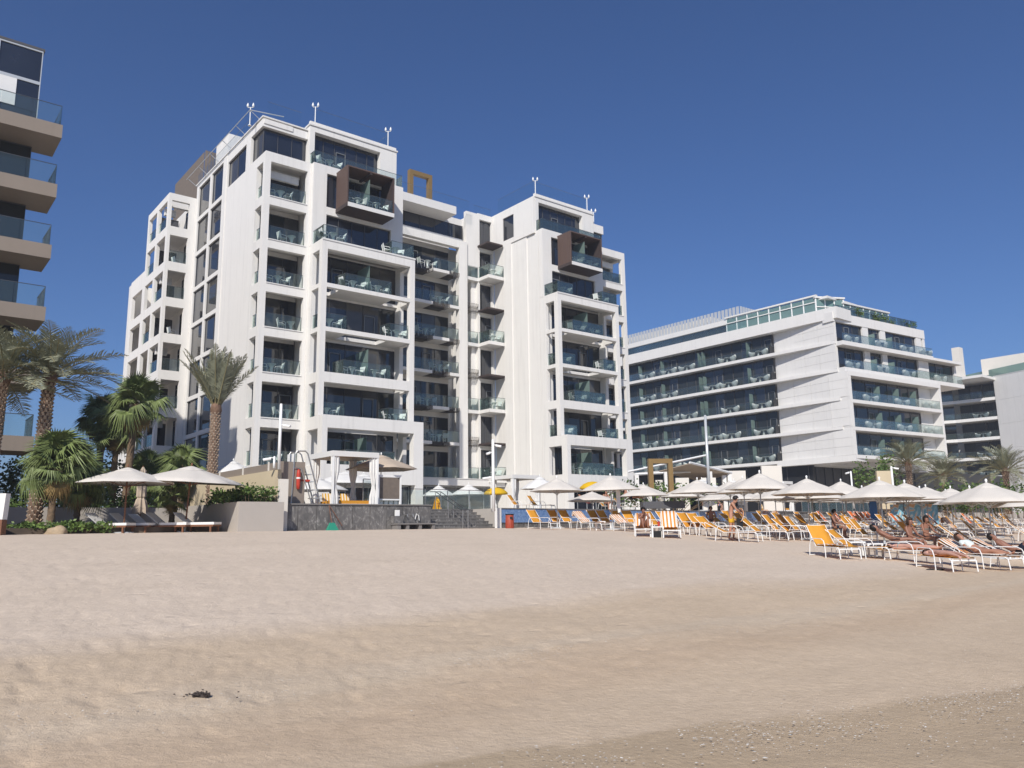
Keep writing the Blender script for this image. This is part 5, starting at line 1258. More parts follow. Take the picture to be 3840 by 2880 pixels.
for i in range(7):
    f = F_[i]
    if i < 7: setof(24.4 if i % 2 else 23.2, 58.05, f, f'the {FLN[i]} balcony, left corner stack', ((-.72, 0), (.62, .1)) if i % 2 == 0 else ((-.75, .05),))
    setof(60.3, 58.1, f, f'the {FLN[i]} balcony, right corner stack', ((-.7, 0),))
    w = f'the {FLN[i]} recessed balcony between the towers'
    if i: setof(43.1 if i % 2 else 41.6, 65.3, f, w)
    for a, nm in ((25.55, 'left'), (49.86, 'right')):
        if i == 6: continue
        if i == 5:
            setof(a+1.2, 55.6, 22.32, f'the open terrace above the {nm} tower frame, left end'); setof(a+6.9, 55.6, 22.32, f'the open terrace above the {nm} tower frame, right end', ((-.8, .1), (.6, .3)))
        elif i % 2 == 0:
            setof(a+3.1, 55.8, f, f'the {FLN[i]} framed balcony, {nm} tower, left of screen'); setof(a+5.2, 55.8, f, f'the {FLN[i]} framed balcony, {nm} tower, right of screen', ((.6, .1),) if i == 2 else ((-.6, 0), (.65, .1)))
        else:
            setof(a+1.0, 55.6, f, f'the {FLN[i]} framed balcony, {nm} tower, left end', ((.7, .1),)); setof(a+7.0, 55.7, f, f'the {FLN[i]} framed balcony, {nm} tower, right end', ((-.85, 0), (.6, .2)))
    if i % 2 == 0: setof(48.9, 63.9, f, f'the {FLN[i]} corner balcony against the right tower', ((-.6, .1), (.55, .1)))
for a, nm in ((25.55, 'left'), (49.86, 'right')):
    setof(a+3.3, 55.75, 25.80, f'the brown timber box, {nm} tower, left half', ((-.62, .1), (.6, .2))); setof(a+5.1, 55.65, 25.80, f'the brown timber box, {nm} tower, right half')
setof(27.2, 57.6, 29.36, 'the penthouse terrace of the left tower')
for k in range(0, 8, 2): bchair(f'pale chair in the open corner of the flank block, {ORD[k//2]} from the top', g(20.6, 76.2, 28.08-3.41*k-3.41), 1.0, 'chairs in the flank block')
# white pod chairs and tables on the second hotel
def pod(lab, loc, rz, group):
    global PC
    if PC is None:
        o = PC = thing('pod_chair', lab, 'chair', loc, group); T = L0(o)
        b = MB(T); vs = []; n = 14; prof = [(.16,.0),(.20,.06),(.36,.26),(.44,.48),(.42,.66)]
        for r, z in prof:
            for j in range(n): a = 2*pi*j/n; back = .26*max(0, cos(a-pi))*(z/.66)**2; vs.append((r*cos(a), r*sin(a), z+back))
        for r, z in [(.38,.64),(.34,.44),(.0,.36)]:
            for j in range(n): a = 2*pi*j/n; back = .26*max(0, cos(a-pi))*(z/.66)**2*(1 if r > .1 else 0); vs.append((r*cos(a), r*sin(a), z+back))
        K = len(vs)//n; b.add(vs, [(i*n+j, i*n+(j+1)%n, (i+1)*n+(j+1)%n, (i+1)*n+j) for i in range(K-1) for j in range(n)]); b.build('shell', M['pod'], o, smooth=True)
        b = MB(T); b.lathe([(0,.37),(.33,.39),(.33,.46),(.0,.48)], 12); b.build('cushion', M['wcush'], o, smooth=True); o.rotation_euler = (0, 0, rz); return o
    return dup(PC, loc, rz, lab, group)
def ptab(lab, loc, group):
    global PT
    if PT is None:
        o = PT = thing('terrace_table', lab, 'table', loc, group); T = L0(o)
        b = MB(T); b.lathe([(0,.66),(.42,.66),(.42,.70),(0,.70)], 14); b.build('tabletop', M['pod'], o); b = MB(T); b.lathe([(.10,.65),(.07,.4),(.22,0)], 10); b.build('pedestal', M['pod'], o); return o
    return dup(PT, loc, 0, lab, group)
def podset(P, f, where, rz):
    ptab(f'white round table on {where}', P(0), 'terrace tables of the right hotel')
    pod(f'pod chair left of table on {where}', P(-1.0), rz, 'pod chairs of the right hotel'); pod(f'pod chair right of table on {where}', P(1.0), rz+pi, 'pod chairs of the right hotel')
aV = atan2(-Vy, -Vx)
for i, f in enumerate(FB):
    for j, v in enumerate((60.6, 65.6, 68.3 if i % 2 else 72.6, 76, 80.2)):
        podset(lambda t, v=v, f=f: g(90.62, v-t, f+.01), f, f'the {FLN[i]} long balcony, {ORD[j]} set from solid wall', aV)
aF = atan2(DF.x*Uy+DF.y*Vy, DF.x*Ux+DF.y*Vx)
for i, f in enumerate((7.93, 11.25, 14.55)):
    for j, s in enumerate((5.0, 11.6, 17.6) if i else (4.2, 12.5, 17.8)):
        podset(lambda t, s=s, f=f: ff(s+t*.9, .62, f+.01), f, f'the {FLN[i]} closed front balcony, {ORD[j]} set from left', aF)
for i, f in enumerate((18.52, 21.78)):
    for j, s in enumerate((2.6, 8.6, 14.2, 18.6) if i else (2.4, 8.4, 14.2, 21.5)):
        podset(lambda t, s=s, f=f: fu(s+t*.75, -.40, f+.01), f, f'the {["second highest", "highest"][i]} front terrace, {ORD[j]} set from left', aF)
for i, f in enumerate([7.93, 11.35, 14.85, 18.4]):
    podset(lambda t, f=f: g(155.9, 60.5-t*.9-1.5, f+.01), f, f'the {FLN[i]} curved balcony at the far right', aV)
# ------------------------------------------------------------------ terrace things
def upx(px, v): k = (px-1927)/3048; return v*(k*Ux+Uy)/(k*Vx+Vy)
def curtain(T, x, y, z0, z1, r, o, tie=.42):
    b = MB(T); n = 18; vs = []; L = [0, .2, tie-.08, tie, tie+.08, .7, 1]
    for t in L:
        wv = r*(1-.62*math.exp(-((t-tie)/.16)**2)); z = z0+(z1-z0)*t
        for j in range(n): a = 2*pi*j/n; rr = wv*(1+.28*(1 if j % 2 else -1)*.7); vs.append((x+rr*cos(a), y+rr*.7*sin(a), z))
    b.add(vs, [(i*n+j, i*n+(j+1)%n, (i+1)*n+(j+1)%n, (i+1)*n+j) for i in range(len(L)-1) for j in range(n)]); b.build('curtain', M['canvasw'], o)
def cabana(lab, u0, v0, w, d, h, bed=True):
    o = thing('cabana', lab, 'cabana', g(u0, v0, TW), 'curtained cabanas'); T = lambda a, b_, z: g(u0+a, v0+b_, TW+z)
    for a, c in ((0, 0), (w, 0), (0, d), (w, d)):
        b = MB(T); b.box(a-.05, a+.05, c-.05, c+.05, 0, h-.02); b.build('post', M['wmetal'], o); curtain(T, a+(.16 if a == 0 else -.16), c+(.12 if c == 0 else -.12), .1, h-.28, .20, o)
    for q in ((-.07, w+.07, -.07, -.0), (-.07, w+.07, d, d+.07), (-.07, 0, 0.001, d-.001), (w, w+.07, 0.001, d-.001)):
        b = MB(T); b.box(q[0], q[1], q[2], q[3], h-.27, h); b.build('beam', M['canvasw'], o)
    b = MB(T); b.box(-.06, w+.06, -.06, d+.06, h-.24, h-.20) if False else b.box(.01, w-.01, .01, d-.01, h-.10, h-.06); b.build('roof_cloth', M['canvast'], o)
    if bed:
        b_ = thing('daybed', 'white daybed with yellow mattress inside '+lab.split(',')[0].replace('white ', 'the '), 'daybed', g(u0+w/2, v0+d/2, TW))
        b = MB(T); b.box(.3, w-.25, .3, d-.3, .12, .22); b.build('base', M['wmetal'], b_); b = MB(T); b.box(.32, w-.27, .32, d-.32, .221, .38); b.build('mattress', M['yellow'], b_)
        for a in (.4, w-.4): 
            b = MB(T); b.box(a-.04, a+.04, .36, .44, 0, .12); b.box(a-.04, a+.04, d-.44, d-.36, 0, .12); b.build('leg', M['wmetal'], b_)
        b = MB(T)
        for z in (.5, .66): b.box(.32, w-.3, d-.36, d-.32, z, z+.04)
        for a in (.34, w*.5, w-.34): b.box(a-.02, a+.02, d-.31, d-.28, .38, .74)
        b.build('back_rail', M['wmetal'], b_)
        for k, a in enumerate((.62, w-.85)):
            c = single('striped_cushion', ('left ' if k == 0 else 'right ')+'yellow and white striped cushion in '+lab.split(',')[0].replace('white ', 'the '), 'cushion', T(a, d-.62, .40), lambda b: b.hexa([(-.24,-.06,0),(.24,-.06,0),(.24,.06,0),(-.24,.06,0),(-.22,.05,.40),(.22,.05,.40),(.22,.13,.40),(-.22,.13,.40)]), M['striped_cushion'], group='striped cabana cushions', rz=pi/2-HEAD)
    return o
cabana('white left-hand cabana with tied curtains, above the dark stone wall', upx(1243, 37.0), 37.0, 2.5, 2.5, 2.85)
cabana('white middle cabana with tied curtains, below the right tower', upx(1925, 46), 46, 2.5, 2.6, 2.75, False)
cabana('white right-hand cabana with tied curtains, beyond the grey stone wall', 66, 43.4, 2.9, 2.6, 2.9)
cabana('white small cabana beside the blue wall, behind the boy', upx(2365, 45.5), 45.5, 2.6, 2.4, 2.3, False)
# parasols of the terrace
TP = None
for px, Y, H, R, mt, lab in [(1425, 44, 3.05, 2.0, 'canvast', 'beige market parasol right of the left-hand cabana'), (862, 47, 3.1, 1.6, 'canvasw', 'white parasol peeping over the beige side wall'), (1290, 50, 2.6, 2.2, 'canvasw', 'white parasol seen through the left-hand cabana'), (1180, 47, 2.1, 1.9, 'canvasw', 'low white parasol behind the lifeguard chair'), (1360, 54, 2.7, 2.3, 'canvasw', 'white parasol farther behind the left-hand cabana'),
     (1644, 62, 2.3, 1.3, 'canvasw', 'white parasol by the pool behind the yellow floor sign'), (1757, 62, 2.35, 1.4, 'canvasw', 'white parasol by the pool left of the lamp pole'), (2027, 52, 2.25, 1.3, 'canvasw', 'white parasol inside the terrace right of the middle cabana'), (2640, 62, 2.5, 1.7, 'canvasw', 'white parasol over the bar terrace behind the bronze frame'), (2760, 66, 2.6, 1.7, 'canvasw', 'white parasol over the seated diners')]:
    x, y = at(px, Y); loc = (x, y, TW+EYE)
    parasol('terrace_parasol', lab, loc, H=H, R=R, drop=.9, mt=mt, n=8 if px != 1425 else 6, base=True, group='parasols on the hotel terrace')
for px, Y, lab in [(1860, 58, 'domed yellow umbrella behind the lamp pole'), (2227, 52, 'domed yellow umbrella above the blue wall')]:
    x, y = at(px, Y); o = thing('yellow_umbrella', lab, 'parasol', (x, y, TW+EYE), 'domed yellow umbrellas'); T = L0(o)
    b = MB(T); b.tube([(0,0,0), (0,0,1.75)], .022, 6); b.build('pole', M['wmetal'], o)
    b = MB(T); b.lathe([(.02,1.78),(.3,1.74),(.6,1.62),(.85,1.40),(.86,1.28),(.80,1.27),(.55,1.58),(.02,1.72)], 16); b.build('canopy', M['ycanvas'], o, smooth=True)
# lifeguard chair
def lifeguard():
    u0, v0 = upx(1105, 37.3), 37.3; o = thing('lifeguard_chair', 'tall steel lifeguard chair with a red rescue float hung on it', 'chair', g(u0, v0, TW)); T = lambda a, b_, z: g(u0+a, v0+b_, TW+z)
    for s in (-.38, .38):
        b = MB(T); b.tube([(-.42, s, 0), (-.30, s, 2.55), (-.18, s, 2.72), (.25, s, 2.74), (.38, s, 2.62), (1.0, s, .6), (1.15, s, 0)], .035, 7); b.build('side_frame', M['steel'], o)
        b = MB(T); b.tube([(-.32, s, 1.9), (.05, s, 1.85), (.72, s, 0)], .028, 6); b.build('leg', M['steel'], o)
    for i, z in enumerate((.45, .85, 1.25, 1.6)):
        x = 1.05-z*.33; b = MB(T); b.box(x-.12, x+.14, -.36, .36, z, z+.035); b.build('step', M['alu'], o)
    b = MB(T); b.box(-.32, .25, -.35, .35, 1.88, 1.93); b.build('seat', M['alu'], o); b = MB(T); b.box(-.36, -.32, -.35, .35, 2.1, 2.6); b.build('backrest', M['wmetal'], o)
    f = single('rescue_float', 'red rescue float with white band hanging on the lifeguard chair', 'float', T(-.1, -.45, .85), lambda b: b.lathe([(0,0),(.08,.04),(.10,.25),(.10,.75),(.07,.95),(0,1.0)], 10), M['red'], True)
    b = MB(); b.lathe([(.101,.52),(.106,.52),(.106,.60),(.101,.60)], 10); c = b.build('band', M['wtowel'], None); c.parent = f; c.location = (0, 0, 0)
    single('red_seat_pad', 'red seat cushion on the low shelf of the lifeguard chair', 'cushion', T(.25, -.1, 1.26), lambda b: b.box(-.3, .3, -.25, .25, 0, .1), M['red'], rz=pi/2-HEAD)
lifeguard()
# rake and dustpan leaning on the stone wall
o = thing('beach_rake', 'wooden rake and pole with a green scoop leaning on the dark stone wall', 'rake', g(upx(1237, 36.1), 36.05, 0)); u0 = upx(1237, 36.1)
b = MB(g); b.tube([(u0, 36.28, 1.2), (u0+.05, 36.0, .25)], .018, 6); b.tube([(u0+.03, 36.3, 1.2), (u0+.62, 36.05, .2)], .018, 6); b.build('handle', M['teak'], o)
b = MB(g); b.hexa([(u0-.24,35.85,-.02),(u0+.36,35.85,-.02),(u0+.36,36.1,-.02),(u0-.24,36.1,-.02),(u0-.06,35.95,.36),(u0+.16,35.95,.36),(u0+.16,36.06,.36),(u0-.06,36.06,.36)]); b.build('scoop', M['green'], o)
# information board stand
u0 = upx(1416, 37.4); o = thing('display_board', 'white framed stand holding a brown panel right of the left-hand cabana', 'board', g(u0, 37.4, TW)); T = lambda a, b_, z: g(u0+a, 37.4+b_, TW+z)
for a in (0, 1.32): b = MB(T); b.box(a-.05, a+.05, -.05, .05, 0, 1.75); b.build('post', M['wmetal'], o)
b = MB(T); b.box(.06, 1.26, -.02, .02, .50, 1.62); b.build('panel', M['screen'], o)
b = MB(T); b.box(.05, 1.27, -.045, .045, 1.64, 1.75); b.box(.05, 1.27, -.04, .04, .42, .49); b.build('rail', M['wmetal'], o)
for k in range(4):
    single('stacked_lounger', f'pale lounger edge, {ORD[k]} from the left in the stack below the brown panel', 'sun lounger', T(.12+.3*k, .12, 0), lambda b: b.hexa([(0,0,0),(.2,0,0),(.2,.5,0),(0,.5,0),(.02,.0,.42),(.24,.0,.42),(.24,.5,.42),(.02,.5,.42)]), M['cpale'], group='stacked loungers below the panel', rz=pi/2-HEAD)
# yellow floor sign
u0 = upx(1638, 39.4); o = thing('floor_sign', 'yellow folding wet floor sign at the top of the steps', 'sign', g(u0, 39.4, TW)); T = lambda a, b_, z: g(u0+a, 39.4+b_, TW+z)
for s, nm in ((-1, 'front_leaf'), (1, 'rear_leaf')):
    b = MB(T); b.hexa([(-.16,s*.24-.012,0),(.16,s*.24-.012,0),(.16,s*.24+.012,0),(-.16,s*.24+.012,0),(-.12,s*.015-.01,.62),(.12,s*.015-.01,.62),(.12,s*.015+.01,.62),(-.12,s*.015+.01,.62)]); b.build(nm, M['ysign'], o)
b = MB(T); b.tube([(-.06,0,.62),(-.06,0,.69),(.06,0,.69),(.06,0,.62)], .014, 5); b.build('handle', M['ysign'], o)
b = MB(T)
for k in range(3): z0, z1 = .14+k*.1, .18+k*.1; b.hexa([(-.1,-.24+z0*.363-.02,z0),(.1,-.24+z0*.363-.02,z0),(.1,-.24+z0*.363-.015,z0),(-.1,-.24+z0*.363-.015,z0),(-.1,-.24+z1*.363-.02,z1),(.1,-.24+z1*.363-.02,z1),(.1,-.24+z1*.363-.015,z1),(-.1,-.24+z1*.363-.015,z1)])
b.build('print', M['redbin'], o)
# glass fence and handrails at the top of the steps
def fence(lab, pts, h, T=g):
    o = thing('glass_fence', lab, 'fence', T(*pts[0], TW)); n = 0
    for (a0, b0), (a1, b1) in zip(pts, pts[1:]):
        L = math.hypot(a1-a0, b1-b0); k = max(1, round(L/1.6)); dx, dy = (a1-a0)/L, (b1-b0)/L
        for i in range(k):
            s, e = i*L/k+.03, (i+1)*L/k-.03; p, q = (a0+dx*s, b0+dy*s), (a0+dx*e, b0+dy*e)
            b = MB(T); b.hexa([(p[0],p[1],TW+.05),(q[0],q[1],TW+.05),(q[0]-dy*.014,q[1]+dx*.014,TW+.05),(p[0]-dy*.014,p[1]+dx*.014,TW+.05),(p[0],p[1],TW+h),(q[0],q[1],TW+h),(q[0]-dy*.014,q[1]+dx*.014,TW+h),(p[0]-dy*.014,p[1]+dx*.014,TW+h)]); b.build('pane', M['rail'], o)
            b = MB(T); b.box(a0+dx*i*L/k-.02, a0+dx*i*L/k+.02, b0+dy*i*L/k-.02, b0+dy*i*L/k+.02, TW, TW+h+.05); b.build('post', M['steel'], o)
    b = MB(T); b.tube([(a, c, TW+h+.06) for a, c in pts], .022, 6); b.build('top_rail', M['hand'], o)
fence('glass pool fence behind the steps with steel posts', [(22.4, 40.2), (30.5, 40.4)], 1.15)
fence('glass fence beside the brown display board', [(20.5, 38.3), (22.3, 38.3)], 1.5)
fence('green glass fence beyond the right-hand cabana', [(70, 43.2), (86, 43.4)], 1.9)
def handrail(lab, u):
    o = thing('stair_handrail', lab, 'handrail', g(u, 36.1, 0), 'stair handrails'); b = MB(g)
    b.tube([(u, 35.9, 1.0), (u, 36.3, 1.02), (u, 38.8, 2.1), (u, 39.4, 2.12)], .024, 6); b.build('rail', M['hand'], o)
    for v, z0, z1 in ((36.1, -.05, 1.0), (37.5, .55, 1.53), (38.8, 1.1, 2.08)): b = MB(g); b.tube([(u, v, z0), (u, v, z1)], .022, 6); b.build('post', M['steel'], o)
handrail('left steel handrail in the middle of the stone steps', 25.4); handrail('right steel handrail in the middle of the stone steps', 25.75)
# foot-wash bench
u0 = upx(1478, 36.0); o = thing('foot_wash_bench', 'low stone foot-wash bench with taps against the dark wall', 'bench', g(u0, 35.9, 0)); T = lambda a, b_, z: g(u0+a, 35.85+b_, z)
b = MB(T); b.box(0, 2.35, -.2, .5, .24, .31); b.build('seat_slab', M['stone'], o)
for a in (.05, .55, 1.3, 2.1): b = MB(T); b.box(a, a+.16, -.15, .45, -.3, .235); b.build('leg', M['stone'], o)
b = MB(T); b.box(-.02, .55, .2, .5, .32, .68); b.build('end_block', M['vein'], o)
for a in (.85, 1.2): b = MB(T); b.tube([(a, .55, .72), (a, .3, .76), (a, .22, .62)], .018, 6); b.build('tap', M['steel'], o)
b = MB(T); b.tube([(1.45,.5,.5),(1.5,.45,.8),(1.62,.42,.7),(1.65,.42,.45)], .022, 6); b.build('hose', M['wmetal'], o)
single('soap_dispenser', 'white box standing on the end of the foot-wash bench', 'dispenser', T(.28, .35, .68), lambda b: b.poly([(-.1,-.08),(.1,-.08),(.1,.08),(-.1,.08)], 0, .30), M['wmetal'], rz=pi/2-HEAD)
# red litter bin
x, y = at(1911, 44.0); o = thing('litter_bin', 'red cylindrical litter bin with a black lid in front of the blue wall', 'bin', (x, y, gz(x, y)-.02)); T = L0(o)
b = MB(T); b.lathe([(0,0),(.215,0),(.22,.05),(.22,.74),(.20,.745)], 22); b.build('body', M['redbin'], o, smooth=True)
for k in range(11): a = 2*pi*k/11; b = MB(T); b.tube([(.222*cos(a),.222*sin(a),.03),(.222*cos(a),.222*sin(a),.50)], .012, 4); b.build('slat', M['redbin'], o)
b = MB(T); b.lathe([(.225,.73),(.235,.74),(.235,.79),(.0,.80)], 22); b.build('lid', M['black'], o)
b = MB(T); b.box(.02, .16, -.235, -.19, .52, .64); b.build('slot', M['black'], o)
# camera and lamp poles
def pole(lab, px, Y, z0, z1, r=.055, cams=(), mt='wmetal'):
    x, y = at(px, Y); o = thing('camera_pole' if cams else 'mast', lab, 'pole', (x, y, z0+EYE)); T = lambda a, b_, z: (x+a, y+b_, z+EYE)
    b = MB(T); b.tube([(0,0,z0), (0,0,z1-.01)], [r*1.25, r], 9); b.build('pole', M[mt], o, smooth=True); b = MB(T); b.ball((0,0,z1), r*1.1, 8, 5); b.build('cap', M[mt], o)
    for z, s, l_ in cams:
        b = MB(T); b.tube([(0,0,z), (s*.22,-.02,z+.02)], .025, 5); b.build('bracket', M['wmetal'], o)
        b = MB(T); b.tube([(s*.16,-.02,z-.03), (s*(.16+l_),-.12,z-.09)], .065, 8); b.build('camera', M['wmetal'], o)
    return o
pole('white camera pole standing on the beige side wall', 1036, 37.9, 2.87, 5.95, .065, [(4.98, 1, .34)])
pole('short white camera post beside the tall pole on the beige wall', 1018, 37.6, 2.9, 3.42, .05, [(3.38, -1, .34)])
pole('white pole with cameras and a lamp at the left end of the blue wall', 1851, 44.0, .9, 4.75, .075, [(4.5, 1, .30), (4.1, -1, .2), (2.75, -1, .42)])
pole('tall grey mast in front of the dark balconies of the right hotel', 2667, 60, 1.1, 8.1, .10, [], 'alu')
pole('white camera post left of the right-hand palms', 3362, 58, 1.1, 3.95, .07, [(3.9, 1, .3)]); pole('small white lamp post before the charcoal wall', 3207, 62, 1.1, 3.9, .06, [(3.86, -1, .3)])
# bronze frame on the terrace
yF = 52.; xF = at(2442, yF)[0]
goldframe('terrace_photo_frame', 'large bronze rectangular frame standing on the terrace behind the parasols', lambda a, d, w: (xF+a*.99, yF+d+a*.12, w+EYE), 1.62, 2.35, .30, .55, 1.95)
single('frame_plinth', 'dark plinth under the bronze terrace frame', 'plinth', (xF+.8, yF+.35, TW+EYE), lambda b: b.box(-1.3, 1.4, -.5, .5, 0, .45), M['frame'])
# bar pavilion with white beams and sloping sail
def bar():
    o = thing('bar_pavilion', 'white framed bar pavilion with a sloping brown canopy behind the parasols', 'pavilion', g(70, 52, TW)); T = lambda x, y, z: (x, y, z+EYE)
    P = lambda px, Y, z: (*at(px, Y), z)
    b = MB(T); q = [P(2480, 66, 4.45), P(2600, 62, 4.75), P(2752, 66, 4.15), P(2640, 78, 4.2)]; b.add(q+[(x, y, z-.06) for x, y, z in q], [(0,1,2,3), (7,6,5,4), (0,4,5,1), (1,5,6,2), (2,6,7,3), (3,7,4,0)]); b.build('canopy', M['canvast'], o)
    for px0, Y0, z0, px1, Y1, z1 in ((2362, 66, 4.4, 2665, 72, 6.2), (2390, 64, 4.05, 2600, 66, 4.35), (2598, 61.9, 4.78, 2755, 66, 4.2)):
        b = MB(T); b.tube([P(px0, Y0, z0), P(px1, Y1, z1)], .09, 4); b.build('beam', M['wmetal'], o)
    for px, Y, z1 in ((2394, 64, 4.0), (2506, 64, 4.2), (2725, 66, 4.0), (2745, 66, 4.1), (2672, 64, 4.2)): x, y = at(px, Y); b = MB(T); b.box(x-.16, x+.16, y-.16, y+.16, TW, z1); b.build('post', M['white2'], o)
    x0, y0 = at(2540, 72); x1, y1 = at(2860, 76); b = MB(T); b.hexa([(x0,y0,TW),(x1,y1,TW),(x1,y1+.3,TW),(x0,y0+.3,TW),(x0,y0,3.9),(x1,y1,3.9),(x1,y1+.3,3.9),(x0,y0+.3,3.9)]); b.build('dark_counter', M['char'], o)
bar()
for i, (px0, px1, Y, z0, z1) in enumerate([(2466, 2492, 58, 2.2, 3.25), (2542, 2592, 60, 2.0, 3.5), (2642, 2694, 62, 2.0, 3.6), (2745, 2808, 68, 2.4, 4.5), (2870, 2946, 66, 2.4, 4.75), (3305, 3362, 66, 2.6, 4.2)]):
    x0, y0 = at(px0, Y); x1, y1 = at(px1, Y)
    single('beige_screen', ['small beige screen inside the bronze frame opening', 'beige screen right of the bronze frame', 'beige screen beside the tall grey mast', 'beige screen under the sloping canopy edge', 'largest beige screen before the charcoal wall', 'beige screen left of the right-hand palms'][i], 'screen', (x0, y0, EYE), lambda b: b.box(0, x1-x0, 0, .25, TW, z1), M['beige' if i > 4 else 'cream'])
# painted boards and hedge planter at the far right
for i, (px0, px1) in enumerate([(3345, 3395), (3397, 3460), (3462, 3524)]):
    x0, y0 = at(px0, 52); x1, _ = at(px1, 52)
    single('painted_board', ['orange and blue painted board, leftmost of three behind the orange loungers', 'blue painted board in the middle behind the orange loungers', 'blue painted board, rightmost of three behind the orange loungers'][i], 'board', (x0, y0, EYE-.3), lambda b: b.box(0, x1-x0-.05, 0, .08, 0, 1.45), M['mural'])
single('surfboard', 'blue surfboard standing upright beside the glass fence', 'surfboard', (*at(3280, 50), 1.2), lambda b: b.ball((0,0,1.3), 1.0, 12, 10, (.24,.05,1.3)), M['blue'], True)
# teak loungers and parasols on the left
TL = None
def teak(lab, loc, rz):
    global TL
    if TL is None:
        o = TL = thing('teak_lounger', lab, 'sun lounger', loc, 'teak sun loungers with grey cushions'); T = L0(o)
        b = MB(T)
        for s in (-.33, .33): b.box(-.95, .98, s-.03, s+.03, .24, .32)
        for x in (-.9, 0, .94): b.box(x-.03, x+.03, -.30, .30, .25, .31)
        b.build('frame', M['teak'], o)
        for x in (-.8, .85):
            for s in (-.33, .33): b = MB(T); b.box(x-.035, x+.035, s-.035, s+.035, 0, .24); b.build('leg', M['teak'], o)
        b = MB(T); b.box(-.25, 1.0, -.34, .34, .325, .43); b.build('cushion', M['wcush'], o)
        b = MB(T); b.hexa([(-.27,-.34,.33),(-.27,.34,.33),(-.35,.34,.42),(-.35,-.34,.42),(-.90,-.34,.80),(-.90,.34,.80),(-.96,.34,.88),(-.96,-.34,.88)]); b.build('back_cushion', M['cush'], o); o.rotation_euler = (0, 0, rz); return o
    return dup(TL, loc, rz, lab)
for px, Y, deg, lab in [(408, 34.6, -8, 'teak lounger farthest left under the first teak parasol'), (495, 35.6, -10, 'second teak lounger, beside the first teak parasol pole'), (560, 37.5, -12, 'third teak lounger set back between the teak parasols'), (632, 35.8, -8, 'teak lounger beside the small leaning palm'), (735, 36.0, -8, 'teak lounger nearest the grey planter wall')]:
    teak(lab, gp(px, Y), D(deg))
parasol('teak_parasol', 'left teak parasol with a beige canopy beside the bushy fan palm', gp(462, 34.6), H=2.9, R=2.05, drop=.80, mt='canvas', pole='teak', pr=.035, group='teak parasols', wood=True)
q = parasol('teak_parasol', 'right teak parasol with a beige canopy before the grey planter', gp(692, 36.2), H=3.05, R=2.35, drop=.85, mt='canvas', pole='teak', pr=.035, group='teak parasols', wood=True); q.rotation_euler = (.03, .05, .3)
o = thing('closed_parasol', 'closed beige parasol tied at the waist between the teak parasols', 'parasol', gp(520, 39.5)); T = L0(o)
b = MB(T); b.tube([(0,0,0), (0,0,3.25)], .03, 6); b.build('pole', M['teak'], o); b = MB(T); n = 16; vs = []
Lz = [(3.2,.03),(3.0,.13),(2.4,.2),(1.75,.2),(1.68,.15),(1.6,.2),(1.2,.3),(1.0,.33)]
for z, r in Lz:
    for j in range(n): a = 2*pi*j/n; rr = r*(1.15 if j % 2 else .8); vs.append((rr*cos(a), rr*sin(a), z-(.1 if j % 2 and z < 1.1 else 0)))
b.add(vs, [(i*n+j, i*n+(j+1)%n, (i+1)*n+(j+1)%n, (i+1)*n+j) for i in range(len(Lz)-1) for j in range(n)]); b.build('canopy', M['canvast'], o)
# ------------------------------------------------------------------ people
def skinned(name, verts, edges, mt, sub=1):
    """verts: list of (pos, rx, ry); first vertex is the root"""
    me = bpy.data.meshes.new(name); me.from_pydata([v[0] for v in verts], edges, [])
    o = bpy.data.objects.new(name, me); COL.objects.link(o)
    md = o.modifiers.new('Skin', 'SKIN'); md.use_smooth_shade = True; md.branch_smoothing = .3
    for i, v in enumerate(verts):
        s = me.skin_vertices[0].data[i]; s.radius = (v[1], v[2]); s.use_root = (i == 0)
    sb = o.modifiers.new('Sub', 'SUBSURF'); sb.levels = sub; sb.render_levels = sub
    bpy.context.view_layer.update()
    dg = bpy.context.evaluated_depsgraph_get()
    nm = bpy.data.meshes.new_from_object(o.evaluated_get(dg)); nm.name = name
    bpy.data.objects.remove(o); bpy.data.meshes.remove(me)
    nm.materials.clear(); nm.materials.append(mt)
    for p in nm.polygons: p.use_smooth = True
    return nm
